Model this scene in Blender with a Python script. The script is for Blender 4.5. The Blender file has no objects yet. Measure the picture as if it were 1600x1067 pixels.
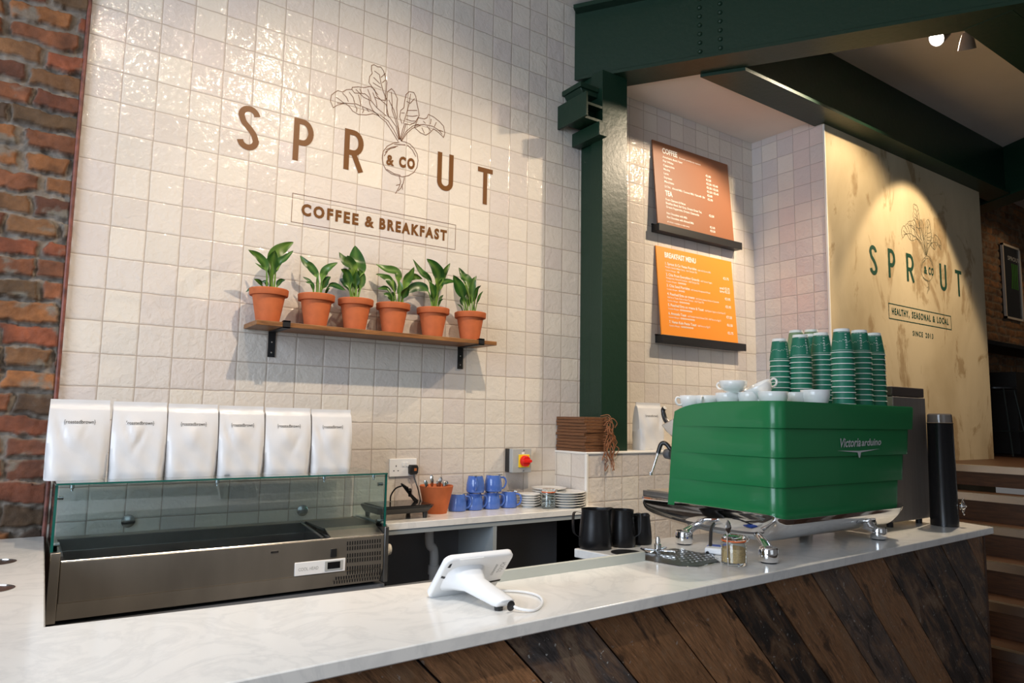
import bpy, bmesh, math, random
import numpy as np
from mathutils import Vector, Matrix
random.seed(7)
PI = math.pi
scene = bpy.context.scene
COL = scene.collection

# ------------------------------------------------------------------ camera
CAM = np.array([-0.103579, -3.091549, 1.387])
RV = np.array([0.821127, -0.570487, 0.017198])
UV_ = np.array([-0.076154, -0.079649, 0.99391])
FV = np.array([0.565643, 0.817435, 0.108846])
FPX = 1097.352
cam_d = bpy.data.cameras.new('camera')
cam_d.sensor_width = 36.0
cam_d.lens = FPX / 1600 * 36.0
cam_d.clip_start = 0.05
cam_o = bpy.data.objects.new('camera', cam_d)
COL.objects.link(cam_o)
m = Matrix.Identity(4)
for i in range(3):
    m[i][0] = RV[i]; m[i][1] = UV_[i]; m[i][2] = -FV[i]; m[i][3] = CAM[i]
cam_o.matrix_world = m
scene.camera = cam_o

# ------------------------------------------------------------------ view + world + lights
scene.view_settings.view_transform = 'Standard'
scene.view_settings.look = 'None'
scene.view_settings.exposure = 0.3
scene.view_settings.gamma = 1.0
scene.view_settings.use_curve_mapping = False
w = bpy.data.worlds.new('world'); scene.world = w; w.use_nodes = True
w.node_tree.nodes['Background'].inputs[0].default_value = (0.82, 0.80, 0.80, 1)
w.node_tree.nodes['Background'].inputs[1].default_value = 0.12

def look(o, tgt):
    d = Vector(tgt) - o.location
    o.rotation_euler = d.to_track_quat('-Z', 'Y').to_euler()

def area(name, loc, tgt, sx, sy, power, col):
    l = bpy.data.lights.new(name, 'AREA'); l.shape = 'RECTANGLE'; l.size = sx; l.size_y = sy
    l.energy = power; l.color = col
    o = bpy.data.objects.new(name, l); COL.objects.link(o); o.location = loc; look(o, tgt); return o

def spot(name, loc, tgt, power, angle, blend, col, r=0.03):
    l = bpy.data.lights.new(name, 'SPOT'); l.energy = power; l.spot_size = math.radians(angle)
    l.spot_blend = blend; l.color = col; l.shadow_soft_size = r
    o = bpy.data.objects.new(name, l); COL.objects.link(o); o.location = loc; look(o, tgt); return o

WARM = (1.0, 0.80, 0.58)
# daylight through the shop front, behind the camera and to its left
area('shopfront_daylight', (-3.6, -2.9, 2.3), (1.6, -1.6, 0.9), 3.0, 2.6, 175, (0.72, 0.84, 1.0))
area('shopfront_daylight_front', (0.4, -6.6, 2.0), (0.6, -1.0, 0.9), 3.0, 2.4, 12, (0.80, 0.89, 1.0))
# warm ceiling spots that light the sign wall
spot('sign_spot_middle', (1.18, -2.05, 3.78), (1.15, 0.0, 1.6), 160, 84, 0.9, WARM, .03)
spot('sign_spot_left', (0.30, -2.05, 3.78), (0.2, 0.0, 1.5), 44, 76, 0.9, WARM)
spot('sign_spot_right', (2.15, -1.75, 3.76), (1.75, 0.0, 1.3), 12, 60, 0.9, WARM)
# the ceiling spot seen in the upper right, turned to the menus
spot('menu_spot', (3.98, -1.27, 3.575), (2.95, -0.2, 2.0), 140, 80, 0.35, WARM)
spot('plaster_spot', (5.25, -1.34, 3.66), (5.25, -0.56, 1.9), 105, 72, 0.25, (1.0, 0.78, 0.5))
spot('plaster_spot_left', (4.40, -1.30, 3.60), (4.3, -0.56, 2.2), 62, 104, 0.6, (1.0, 0.78, 0.5))
spot('counter_end_spot', (4.3, -1.34, 3.70), (2.85, -1.5, 1.15), 260, 48, 0.6, (1.0, .85, .66))
spot('counter_spot', (0.2, -2.9, 3.8), (0.4, -1.6, 0.94), 165, 46, 0.9, (1.0, .93, .84))
spot('stair_spot', (6.2, -1.6, 3.8), (5.4, -1.1, 1.0), 45, 70, 0.5, (1.0, 0.74, 0.45))
spot('poster_spot', (8.6, -1.5, 3.7), (8.2, 0.0, 2.6), 16, 60, 0.5, (1.0, 0.7, 0.4))

# ------------------------------------------------------------------ placing
def at(px, py, axis, val):
    """point of the place seen at (px,py) of the 1600x1067 frame on the plane coord[axis]=val"""
    d = (px-800)/FPX*RV - (py-533.5)/FPX*UV_ + FV
    t = (val-CAM[axis])/d[axis]
    return CAM + t*d
def atd(px, py, depth):
    d = (px-800)/FPX*RV - (py-533.5)/FPX*UV_ + FV
    return CAM + depth*d

# ------------------------------------------------------------------ mesh builder
class MB:
    def __init__(s): s.v = []; s.f = []; s.uv = {}
    def add(s, vs, fs):
        o = len(s.v); s.v += [tuple(float(c) for c in v) for v in vs]
        s.f += [tuple(o+i for i in f) for f in fs]; return s
    def box(s, x0, x1, y0, y1, z0, z1):
        return s.add([(x0,y0,z0),(x1,y0,z0),(x1,y1,z0),(x0,y1,z0),(x0,y0,z1),(x1,y0,z1),(x1,y1,z1),(x0,y1,z1)],
                     [(0,3,2,1),(4,5,6,7),(0,1,5,4),(1,2,6,5),(2,3,7,6),(3,0,4,7)])
    def prism(s, poly, axis, a, b):
        """poly: list of 2D points, extruded along axis (0,1,2) from a to b"""
        def mk(p, t):
            q = list(p); q.insert(axis, t); return tuple(q)
        n = len(poly)
        vs = [mk(p, a) for p in poly] + [mk(p, b) for p in poly]
        fs = [tuple(range(n)), tuple(range(2*n-1, n-1, -1))]
        fs += [(i, n+i, n+(i+1) % n, (i+1) % n) for i in range(n)]
        return s.add(vs, fs)
    def loft(s, loops, closed=True, cap=True):
        n = len(loops[0]); vs = [p for l in loops for p in l]; fs = []
        for k in range(len(loops)-1):
            for i in range(n if closed else n-1):
                j = (i+1) % n
                fs.append((k*n+i, k*n+j, (k+1)*n+j, (k+1)*n+i))
        if cap and closed:
            fs.append(tuple(range(n-1, -1, -1))); fs.append(tuple((len(loops)-1)*n+i for i in range(n)))
        return s.add(vs, fs)
    def lathe(s, prof, c=(0,0,0), seg=40, cap=True, axis=None):
        """prof [(r,z)...]"""
        M_ = Matrix.Identity(3)
        if axis is not None: M_ = Vector(axis).normalized().to_track_quat('Z', 'Y').to_matrix()
        loops = []
        for r, z in prof:
            l = []
            for i in range(seg):
                a = 2*PI*i/seg; p = M_ @ Vector((r*math.cos(a), r*math.sin(a), z))
                l.append((p.x+c[0], p.y+c[1], p.z+c[2]))
            loops.append(l)
        return s.loft(loops, True, cap)
    def tube(s, pts, r, seg=10, closed=False):
        pts = [Vector(p) for p in pts]; n = len(pts); loops = []
        up = Vector((0.3, 0.2, 1)).normalized()
        rr = r if isinstance(r, (list, tuple)) else [r]*n
        prevn = None
        for i, p in enumerate(pts):
            a = pts[i-1] if (i > 0 or closed) else p
            b = pts[(i+1) % n] if (i < n-1 or closed) else p
            t = (b-a)
            if t.length < 1e-9: t = Vector((0,0,1))
            t.normalize()
            if prevn is None:
                nn = t.cross(up)
                if nn.length < 1e-3: nn = t.cross(Vector((1,0,0)))
            else:
                nn = prevn - t*prevn.dot(t)
            nn.normalize(); prevn = nn; bb = t.cross(nn)
            loops.append([tuple(p+(nn*math.cos(2*PI*k/seg)+bb*math.sin(2*PI*k/seg))*rr[i]) for k in range(seg)])
        if closed: loops.append(loops[0])
        return s.loft(loops, True, not closed)
    def ribbon(s, pts, wd, y, n=(0,-1,0)):
        """flat stroke in the XZ plane at y; pts (x,z)"""
        L = len(pts)
        left = []; right = []
        for i in range(L):
            a = pts[max(i-1, 0)]; b = pts[i]; c = pts[min(i+1, L-1)]
            def nrm(u, v):
                d = (v[0]-u[0], v[1]-u[1]); l = math.hypot(*d)
                return (-d[1]/l, d[0]/l) if l > 1e-9 else None
            n1 = nrm(a, b) if i > 0 else nrm(b, c); n2 = nrm(b, c) if i < L-1 else nrm(a, b)
            if n1 is None: n1 = n2
            if n2 is None: n2 = n1
            mx = (n1[0]+n2[0], n1[1]+n2[1]); l = math.hypot(*mx)
            mx = (mx[0]/l, mx[1]/l) if l > 1e-6 else n1
            k = 1/max(0.5, mx[0]*n1[0]+mx[1]*n1[1])
            left.append((b[0]+mx[0]*wd/2*k, y, b[1]+mx[1]*wd/2*k)); right.append((b[0]-mx[0]*wd/2*k, y, b[1]-mx[1]*wd/2*k))
        vs = left+right
        return s.add(vs, [(i, i+1, L+i+1, L+i) for i in range(L-1)])

def catmull(P, n=8):
    P = [np.array(p, float) for p in P]
    if len(P) == 2: return [P[0]*(1-t)+P[1]*t for t in np.linspace(0, 1, n+1)]
    Q = [2*P[0]-P[1]]+P+[2*P[-1]-P[-2]]; out = []
    for i in range(1, len(Q)-2):
        p0, p1, p2, p3 = Q[i-1:i+3]
        for k in range(n):
            t = k/n
            out.append(.5*((2*p1)+(-p0+p2)*t+(2*p0-5*p1+4*p2-p3)*t*t+(-p0+3*p1-3*p2+p3)*t**3))
    out.append(P[-1]); return out

def rot_of(parent):
    return parent
def root_loc(p):
    l = Vector((0,0,0))
    while p is not None:
        l += Vector(p.location); p = p.parent
    return l

def part(name, mb, mat, parent=None, world=False, smooth=35, bevel=0, bseg=2, label=None, loc=None, kind=None, recalc=True):
    me = bpy.data.meshes.new(name)
    vs = mb.v
    if world and parent is not None:
        o = root_loc(parent); vs = [(a-o.x, b-o.y, c-o.z) for a, b, c in vs]
    if loc is not None: vs = [(a-loc[0], b-loc[1], c-loc[2]) for a, b, c in vs]
    me.from_pydata(vs, [], mb.f)
    if recalc:
        bm = bmesh.new(); bm.from_mesh(me); bmesh.ops.recalc_face_normals(bm, faces=bm.faces); bm.to_mesh(me); bm.free()
    if smooth:
        me.polygons.foreach_set('use_smooth', [True]*len(me.polygons)); me.set_sharp_from_angle(angle=math.radians(smooth))
    if mat: me.materials.append(mat)
    ob = bpy.data.objects.new(name, me); COL.objects.link(ob)
    if loc is not None: ob.location = loc
    if parent is not None: ob.parent = parent
    if bevel:
        b = ob.modifiers.new('bevel', 'BEVEL'); b.width = bevel; b.segments = bseg; b.limit_method = 'ANGLE'; b.angle_limit = math.radians(40)
    if label: ob['label'] = label
    if kind: ob['kind'] = kind
    return ob

def thing(name, label, cat, loc, rz=0, group=None):
    o = bpy.data.objects.new(name, None); COL.objects.link(o); o.location = [float(c) for c in loc]; o.rotation_euler = (0, 0, rz)
    o.empty_display_size = 0.05
    o['label'] = label; o['category'] = cat
    if group: o['group'] = group
    return o
def tag(o, label, cat, group=None):
    o['label'] = label; o['category'] = cat
    if group: o['group'] = group
    return o
def struct(name, mb, mat, **k):
    return part(name, mb, mat, kind='structure', **k)
def dup(root, loc, rz=0, label=None, group=None, scale=None):
    r = root.copy(); COL.objects.link(r); r.location = [float(c) for c in loc]; r.rotation_euler = (0, 0, rz)
    if scale: r.scale = (scale,)*3
    if label: r['label'] = label
    if group: r['group'] = group
    for ch in list(root.children):
        c = ch.copy(); COL.objects.link(c); c.parent = r
        for g in ch.children:
            d = g.copy(); COL.objects.link(d); d.parent = c
    return r

# ------------------------------------------------------------------ materials
def newmat(name):
    m_ = bpy.data.materials.new(name); m_.use_nodes = True
    nt = m_.node_tree; b = nt.nodes['Principled BSDF']; return m_, nt, b
def rgb(h):
    """sRGB 0-255 tuple -> linear"""
    return tuple(((c/255)/12.92 if c/255 <= .04045 else ((c/255+.055)/1.055)**2.4) for c in h)+(1,)
def M(name, col, rough=0.5, metal=0.0, var=0.0, vscale=20, bump=0.0, bscale=60, spec=0.5, trans=0, ior=1.45, emis=None, estr=1, coat=0, stretch=None, alpha=None):
    m_, nt, b = newmat(name)
    b.inputs['Base Color'].default_value = rgb(col) if max(col) > 1 else tuple(col)+(1,)
    b.inputs['Roughness'].default_value = rough; b.inputs['Metallic'].default_value = metal
    b.inputs['Specular IOR Level'].default_value = spec; b.inputs['IOR'].default_value = ior
    b.inputs['Transmission Weight'].default_value = trans; b.inputs['Coat Weight'].default_value = coat
    if emis: b.inputs['Emission Color'].default_value = tuple(emis)+(1,); b.inputs['Emission Strength'].default_value = estr
    if var or bump:
        tc = nt.nodes.new('ShaderNodeTexCoord'); mp = nt.nodes.new('ShaderNodeMapping'); nt.links.new(tc.outputs['Object'], mp.inputs[0])
        if stretch: mp.inputs['Scale'].default_value = stretch
    if var:
        n = nt.nodes.new('ShaderNodeTexNoise'); n.inputs['Scale'].default_value = vscale; n.inputs['Detail'].default_value = 5
        nt.links.new(mp.outputs[0], n.inputs['Vector'])
        r = nt.nodes.new('ShaderNodeValToRGB'); c = b.inputs['Base Color'].default_value
        r.color_ramp.elements[0].position = .3; r.color_ramp.elements[1].position = .7
        r.color_ramp.elements[0].color = tuple(max(0, x*(1-var)) for x in c[:3])+(1,); r.color_ramp.elements[1].color = tuple(min(1, x*(1+var)) for x in c[:3])+(1,)
        nt.links.new(n.outputs['Fac'], r.inputs[0]); nt.links.new(r.outputs[0], b.inputs['Base Color'])
    if bump:
        n = nt.nodes.new('ShaderNodeTexNoise'); n.inputs['Scale'].default_value = bscale; n.inputs['Detail'].default_value = 4
        nt.links.new(mp.outputs[0], n.inputs['Vector'])
        bp = nt.nodes.new('ShaderNodeBump'); bp.inputs['Strength'].default_value = 1; bp.inputs['Distance'].default_value = bump
        nt.links.new(n.outputs['Fac'], bp.inputs['Height']); nt.links.new(bp.outputs[0], b.inputs['Normal'])
    return m_

def math_n(nt, op, a, b=None, c=None):
    n = nt.nodes.new('ShaderNodeMath'); n.operation = op
    for i, x in enumerate((a, b, c)):
        if x is None: continue
        if isinstance(x, (int, float)): n.inputs[i].default_value = x
        else: nt.links.new(x, n.inputs[i])
    return n.outputs[0]
def ramp(nt, fac, stops, interp='LINEAR'):
    r = nt.nodes.new('ShaderNodeValToRGB'); r.color_ramp.interpolation = interp
    while len(r.color_ramp.elements) < len(stops): r.color_ramp.elements.new(0.5)
    for e, (p, c) in zip(r.color_ramp.elements, stops):
        e.position = p; e.color = c if len(c) == 4 else tuple(c)+(1,)
    nt.links.new(fac, r.inputs[0]); return r.outputs[0]
def noise(nt, vec, scale, detail=3, rough=.5, dist=0):
    n = nt.nodes.new('ShaderNodeTexNoise'); n.inputs['Scale'].default_value = scale; n.inputs['Detail'].default_value = detail
    n.inputs['Roughness'].default_value = rough; n.inputs['Distortion'].default_value = dist
    if vec is not None: nt.links.new(vec, n.inputs['Vector'])
    return n.outputs['Fac']
def mix(nt, fac, a, b):
    n = nt.nodes.new('ShaderNodeMix'); n.data_type = 'RGBA'
    if isinstance(fac, (int, float)): n.inputs['Factor'].default_value = fac
    else: nt.links.new(fac, n.inputs['Factor'])
    for k, x in ((6, a), (7, b)):
        if isinstance(x, tuple): n.inputs[k].default_value = x if len(x) == 4 else x+(1,)
        else: nt.links.new(x, n.inputs[k])
    return n.outputs[2]

TS = 0.125
def tile_mat(name, ax, a0, z0, tints, grout=(0.42, 0.35, 0.29, 1), rough=0.13):
    m_, nt, b = newmat(name)
    tc = nt.nodes.new('ShaderNodeTexCoord'); sp = nt.nodes.new('ShaderNodeSeparateXYZ'); nt.links.new(tc.outputs['Object'], sp.inputs[0])
    wob = math_n(nt, 'MULTIPLY', math_n(nt, 'SUBTRACT', noise(nt, tc.outputs['Object'], 11, 2), .5), .045)
    wob2 = math_n(nt, 'MULTIPLY', math_n(nt, 'SUBTRACT', noise(nt, tc.outputs['Object'], 13.7, 2), .5), .045)
    a = math_n(nt, 'ADD', math_n(nt, 'DIVIDE', math_n(nt, 'SUBTRACT', sp.outputs[ax], a0), TS), wob)
    z = math_n(nt, 'ADD', math_n(nt, 'DIVIDE', math_n(nt, 'SUBTRACT', sp.outputs[2], z0), TS), wob2)
    fa = math_n(nt, 'FLOOR', a); fz = math_n(nt, 'FLOOR', z)
    ra = math_n(nt, 'SUBTRACT', a, fa); rz = math_n(nt, 'SUBTRACT', z, fz)
    cb = nt.nodes.new('ShaderNodeCombineXYZ'); nt.links.new(fa, cb.inputs[0]); nt.links.new(fz, cb.inputs[1]); cb.inputs[2].default_value = ax*3.7
    wn = nt.nodes.new('ShaderNodeTexWhiteNoise'); wn.noise_dimensions = '3D'; nt.links.new(cb.outputs[0], wn.inputs['Vector'])
    spc = nt.nodes.new('ShaderNodeSeparateColor'); nt.links.new(wn.outputs['Color'], spc.inputs[0])
    tint = ramp(nt, spc.outputs[0], tints)
    # glaze clouding inside every tile
    off = nt.nodes.new('ShaderNodeVectorMath'); off.operation = 'MULTIPLY_ADD'
    nt.links.new(wn.outputs['Color'], off.inputs[0]); off.inputs[1].default_value = (9, 9, 9); nt.links.new(tc.outputs['Object'], off.inputs[2])
    cloud = noise(nt, off.outputs[0], 9, 3)
    tint = mix(nt, math_n(nt, 'MULTIPLY', cloud, .22), tint, (0.86, 0.82, 0.76, 1))
    da = math_n(nt, 'MINIMUM', ra, math_n(nt, 'SUBTRACT', 1, ra)); dz = math_n(nt, 'MINIMUM', rz, math_n(nt, 'SUBTRACT', 1, rz))
    d = math_n(nt, 'MINIMUM', da, dz)
    g = nt.nodes.new('ShaderNodeMapRange'); g.inputs['From Min'].default_value = .009; g.inputs['From Max'].default_value = .021
    nt.links.new(d, g.inputs['Value'])
    col = mix(nt, g.outputs[0], grout, tint)
    nt.links.new(col, b.inputs['Base Color'])
    rr = nt.nodes.new('ShaderNodeMapRange'); rr.inputs['To Min'].default_value = .8; rr.inputs['To Max'].default_value = rough; nt.links.new(g.outputs[0], rr.inputs['Value'])
    nt.links.new(rr.outputs[0], b.inputs['Roughness'])
    b.inputs['Specular IOR Level'].default_value = .55
    # surface: tilt, ripple, pillow edge
    t1 = math_n(nt, 'MULTIPLY', math_n(nt, 'SUBTRACT', ra, .5), math_n(nt, 'MULTIPLY', math_n(nt, 'SUBTRACT', spc.outputs[1], .5), .0034))
    t2 = math_n(nt, 'MULTIPLY', math_n(nt, 'SUBTRACT', rz, .5), math_n(nt, 'MULTIPLY', math_n(nt, 'SUBTRACT', spc.outputs[2], .5), .0034))
    rip = math_n(nt, 'MULTIPLY', noise(nt, off.outputs[0], 20, 2, .5, .6), .0036)
    rip2 = math_n(nt, 'MULTIPLY', noise(nt, off.outputs[0], 55, 2, .5, .6), .0019)
    pe = nt.nodes.new('ShaderNodeMapRange'); pe.interpolation_type = 'SMOOTHSTEP'; pe.inputs['From Max'].default_value = .06; pe.inputs['To Max'].default_value = .0011
    nt.links.new(d, pe.inputs['Value'])
    h = math_n(nt, 'ADD', math_n(nt, 'ADD', math_n(nt, 'ADD', t1, t2), math_n(nt, 'ADD', rip, rip2)), pe.outputs[0])
    bp = nt.nodes.new('ShaderNodeBump'); bp.inputs['Strength'].default_value = 1; bp.inputs['Distance'].default_value = 1
    nt.links.new(h, bp.inputs['Height']); nt.links.new(bp.outputs[0], b.inputs['Normal'])
    return m_

CREAM = [(0, (0.64, 0.58, 0.52, 1)), (.2, (0.62, 0.555, 0.52, 1)), (.45, (0.71, 0.65, 0.57, 1)), (.65, (0.64, 0.59, 0.53, 1)), (.85, (0.73, 0.67, 0.58, 1)), (1, (0.60, 0.55, 0.53, 1))]
PINK = [(0, (0.62, 0.54, 0.52, 1)), (.3, (0.70, 0.63, 0.57, 1)), (.55, (0.60, 0.54, 0.53, 1)), (.8, (0.66, 0.55, 0.52, 1)), (1, (0.72, 0.66, 0.60, 1))]
m_tile = tile_mat('glazed_tile_back', 0, 0.0, 2.9809, CREAM, rough=.04)
m_tile_menu = tile_mat('glazed_tile_alcove', 0, 2.9074, 3.243, CREAM, rough=.05)
m_tile_side = tile_mat('glazed_tile_return', 1, -0.0826, 3.2488, PINK, (0.42, 0.36, 0.33, 1))
m_tile_box = tile_mat('glazed_tile_low_wall', 0, 2.345, 1.208, CREAM)
m_tile_boxs = tile_mat('glazed_tile_low_wall_side', 1, -0.262, 1.208, CREAM)
m_white = M('matt_white_paint', (0.78, 0.75, 0.72), .8)
m_ceil = M('ceiling_plaster', (0.80, 0.74, 0.69), .9, var=.03, vscale=3)
m_trimw = M('white_tile_trim', (0.80, 0.78, 0.74), .35)
m_green = M('dark_green_steel_paint', (0.008, 0.031, 0.017), .38, bump=.0012, bscale=35, spec=.5)
m_black = M('black_metal', (0.012, 0.012, 0.013), .45)
m_blackp = M('black_plastic', (0.018, 0.018, 0.019), .3)
m_blackg = M('black_gloss_glass', (0.01, 0.01, 0.011), .06)
m_steel = M('brushed_steel', (0.44, 0.395, 0.335), .33, .85, var=.16, vscale=2.2, stretch=(3, 1, 1))
m_steeld = M('dark_steel', (0.24, 0.235, 0.23), .38, .9, var=.15, vscale=6)
m_chrome = M('chrome', (0.80, 0.80, 0.80), .06, 1.0)
m_chromer = M('satin_chrome', (0.65, 0.65, 0.64), .2, 1.0)
m_grey = M('grey_laminate', (0.30, 0.33, 0.34), .5)
m_greyd = M('dark_grey_laminate', (0.15, 0.155, 0.165), .6)
m_rail = M('pale_grey_rail', (0.50, 0.53, 0.49), .5)
m_terra = M('terracotta', (0.50, 0.125, 0.038), .75, var=.10, vscale=25, bump=.0003, bscale=300)
m_soil = M('potting_soil', (0.03, 0.02, 0.013), .95, bump=.004, bscale=120)
m_leather = M('leather_cord', (0.28, 0.11, 0.045), .55)
m_blue = M('blue_glazed_ceramic', (0.075, 0.16, 0.50), .12, coat=.3)
m_china = M('white_china', (0.82, 0.82, 0.80), .12)
m_plastw = M('white_plastic', (0.85, 0.86, 0.87), .3)
m_mach = M('green_machine_panel', (0.012, 0.175, 0.055), .28, spec=.5, coat=.15)
m_paperw = M('paper_cup_white', (0.86, 0.85, 0.80), .6)
m_paperg = M('paper_cup_green', (0.010, 0.165, 0.095), .5)
m_papero = M('paper_cup_olive', (0.23, 0.32, 0.16), .55)
m_inkw = M('white_print', (0.85, 0.83, 0.78), .5)
m_inkb = M('black_print', (0.03, 0.03, 0.03), .5)
m_brownink = M('brown_vinyl', (0.15, 0.058, 0.012), .45, spec=.3)
m_thinink = M('fine_brown_ink', (0.15, 0.065, 0.03), .45)
m_greenink = M('dark_green_wall_paint', (0.010, 0.055, 0.035), .6)
m_faintink = M('faint_pencil_ink', (0.17, 0.15, 0.09), .7)
m_red = M('red_plastic', (0.75, 0.02, 0.015), .3)
m_yellow = M('yellow_plastic', (0.90, 0.60, 0.02), .35)
m_pgrey = M('grey_enclosure', (0.42, 0.43, 0.42), .5)
m_orange = M('orange_rubber', (0.80, 0.16, 0.04), .5)
m_menub = M('brown_menu_print', (0.30, 0.115, 0.05), .45)
m_menuo = M('orange_menu_print', (0.90, 0.30, 0.03), .45)
m_foil = M('white_foil_pouch', (0.72, 0.72, 0.73), .30, bump=.0012, bscale=28)
m_sugar = M('brown_sugar', (0.62, 0.42, 0.20), .9, var=.3, vscale=400, bump=.0008, bscale=500)
m_glass = M('clear_glass', (0.96, 1.0, 0.98), .0, trans=1, ior=1.45)
m_glassg = M('green_edged_sheet_glass', (0.76, 0.88, 0.90), .0, trans=1, ior=1.5)
m_edge = M('glass_sheet_edge', (0.01, 0.10, 0.08), .15)
m_pipe = M('white_waste_pipe', (0.55, 0.56, 0.56), .4)
m_lampw = M('lamp_lens_lit', (1, 1, 1), .5, emis=(1, .93, .82), estr=18)
m_lampb = M('white_spot_body', (0.50, 0.46, 0.44), .5)
m_copper = M('copper_edge_pipe', (0.16, 0.05, 0.035), .5, var=.5, vscale=30)

def wood(name, c1, c2, rough=.5, scale=(1, 12, 12), ns=5, axisgrain=True, bump=.0006):
    m_, nt, b = newmat(name)
    tc = nt.nodes.new('ShaderNodeTexCoord'); mp = nt.nodes.new('ShaderNodeMapping'); nt.links.new(tc.outputs['Object'], mp.inputs[0]); mp.inputs['Scale'].default_value = scale
    n = noise(nt, mp.outputs[0], ns, 6, .6, 1.2)
    nt.links.new(ramp(nt, n, [(.3, c1+(1,)), (.7, c2+(1,))]), b.inputs['Base Color']); b.inputs['Roughness'].default_value = rough
    bp = nt.nodes.new('ShaderNodeBump'); bp.inputs['Distance'].default_value = bump; nt.links.new(n, bp.inputs['Height']); nt.links.new(bp.outputs[0], b.inputs['Normal'])
    return m_
m_shelf = wood('honey_oak', (0.13, 0.048, 0.013), (0.36, 0.16, 0.05), .45)
m_stair = wood('dark_stair_wood', (0.028, 0.012, 0.006), (0.085, 0.036, 0.016), .45, (12, 1, 12))
m_board = wood('walnut_board', (0.075, 0.028, 0.011), (0.23, 0.095, 0.036), .6, (14, 1, 60))
m_floorw = wood('floor_wood', (0.05, 0.03, 0.02), (0.12, 0.07, 0.045), .5, (1, 12, 1))

def leafmat():
    m_, nt, b = newmat('glossy_green_leaf')
    tc = nt.nodes.new('ShaderNodeTexCoord')
    n = noise(nt, tc.outputs['Object'], 22, 3)
    at_ = nt.nodes.new('ShaderNodeAttribute'); at_.attribute_name = 'Col'
    c = ramp(nt, n, [(.3, (0.006, 0.036, 0.005, 1)), (.7, (0.028, 0.11, 0.012, 1))])
    c = mix(nt, at_.outputs['Fac'], c, (0.22, 0.36, 0.06, 1))
    nt.links.new(c, b.inputs['Base Color']); b.inputs['Roughness'].default_value = .33
    b.inputs['Subsurface Weight'].default_value = .0
    return m_
m_leaf = leafmat()

def marble(name='white_quartz'):
    m_, nt, b = newmat(name)
    tc = nt.nodes.new('ShaderNodeTexCoord')
    n1 = noise(nt, tc.outputs['Object'], 3.2, 7, .62, 1.8)
    v = ramp(nt, n1, [(0.44, (0, 0, 0, 1)), (.5, (1, 1, 1, 1)), (.56, (0, 0, 0, 1))])
    n2 = noise(nt, tc.outputs['Object'], 14, 5, .6, .6)
    k = math_n(nt, 'MULTIPLY', v, math_n(nt, 'MULTIPLY', n2, .42))
    c = mix(nt, k, (0.80, 0.79, 0.76, 1), (0.42, 0.43, 0.44, 1))
    c = mix(nt, math_n(nt, 'MULTIPLY', n2, .18), c, (0.66, 0.65, 0.62, 1))
    nt.links.new(c, b.inputs['Base Color']); b.inputs['Roughness'].default_value = .17
    return m_
m_quartz = marble()

def plaster():
    m_, nt, b = newmat('distressed_plaster')
    tc = nt.nodes.new('ShaderNodeTexCoord'); mp = nt.nodes.new('ShaderNodeMapping'); nt.links.new(tc.outputs['Object'], mp.inputs[0]); mp.inputs['Scale'].default_value = (1, 1, .55)
    n1 = noise(nt, mp.outputs[0], 1.6, 5, .55, .4)
    c = ramp(nt, n1, [(.3, (0.42, 0.33, 0.20, 1)), (.6, (0.58, 0.48, 0.32, 1))])
    n2 = noise(nt, mp.outputs[0], 3.4, 7, .62, .8)
    patch = ramp(nt, n2, [(.545, (0, 0, 0, 1)), (.60, (1, 1, 1, 1))])
    n3 = noise(nt, mp.outputs[0], 40, 4)
    c = mix(nt, math_n(nt, 'MULTIPLY', patch, math_n(nt, 'ADD', .25, math_n(nt, 'MULTIPLY', n3, .8))), c, (0.27, 0.17, 0.075, 1))
    nt.links.new(c, b.inputs['Base Color']); b.inputs['Roughness'].default_value = .75
    bp = nt.nodes.new('ShaderNodeBump'); bp.inputs['Distance'].default_value = .004; nt.links.new(n2, bp.inputs['Height']); nt.links.new(bp.outputs[0], b.inputs['Normal'])
    return m_
m_plaster = plaster()

def vcolmat(name, rough=.8, bump=.0015, bscale=180, var=.35, vs=60, dist=0):
    m_, nt, b = newmat(name)
    a = nt.nodes.new('ShaderNodeAttribute'); a.attribute_name = 'Col'
    tc = nt.nodes.new('ShaderNodeTexCoord')
    n = noise(nt, tc.outputs['Object'], vs, 6, .65)
    hsv = nt.nodes.new('ShaderNodeHueSaturation'); nt.links.new(a.outputs['Color'], hsv.inputs['Color'])
    nt.links.new(math_n(nt, 'ADD', 1-var, math_n(nt, 'MULTIPLY', n, 2*var)), hsv.inputs['Value'])
    nt.links.new(hsv.outputs[0], b.inputs['Base Color']); b.inputs['Roughness'].default_value = rough
    n2 = noise(nt, tc.outputs['Object'], bscale, 5, .6)
    bp = nt.nodes.new('ShaderNodeBump'); bp.inputs['Distance'].default_value = bump; nt.links.new(n2, bp.inputs['Height']); nt.links.new(bp.outputs[0], b.inputs['Normal'])
    return m_
m_brick = vcolmat('old_brick', .78)

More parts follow.
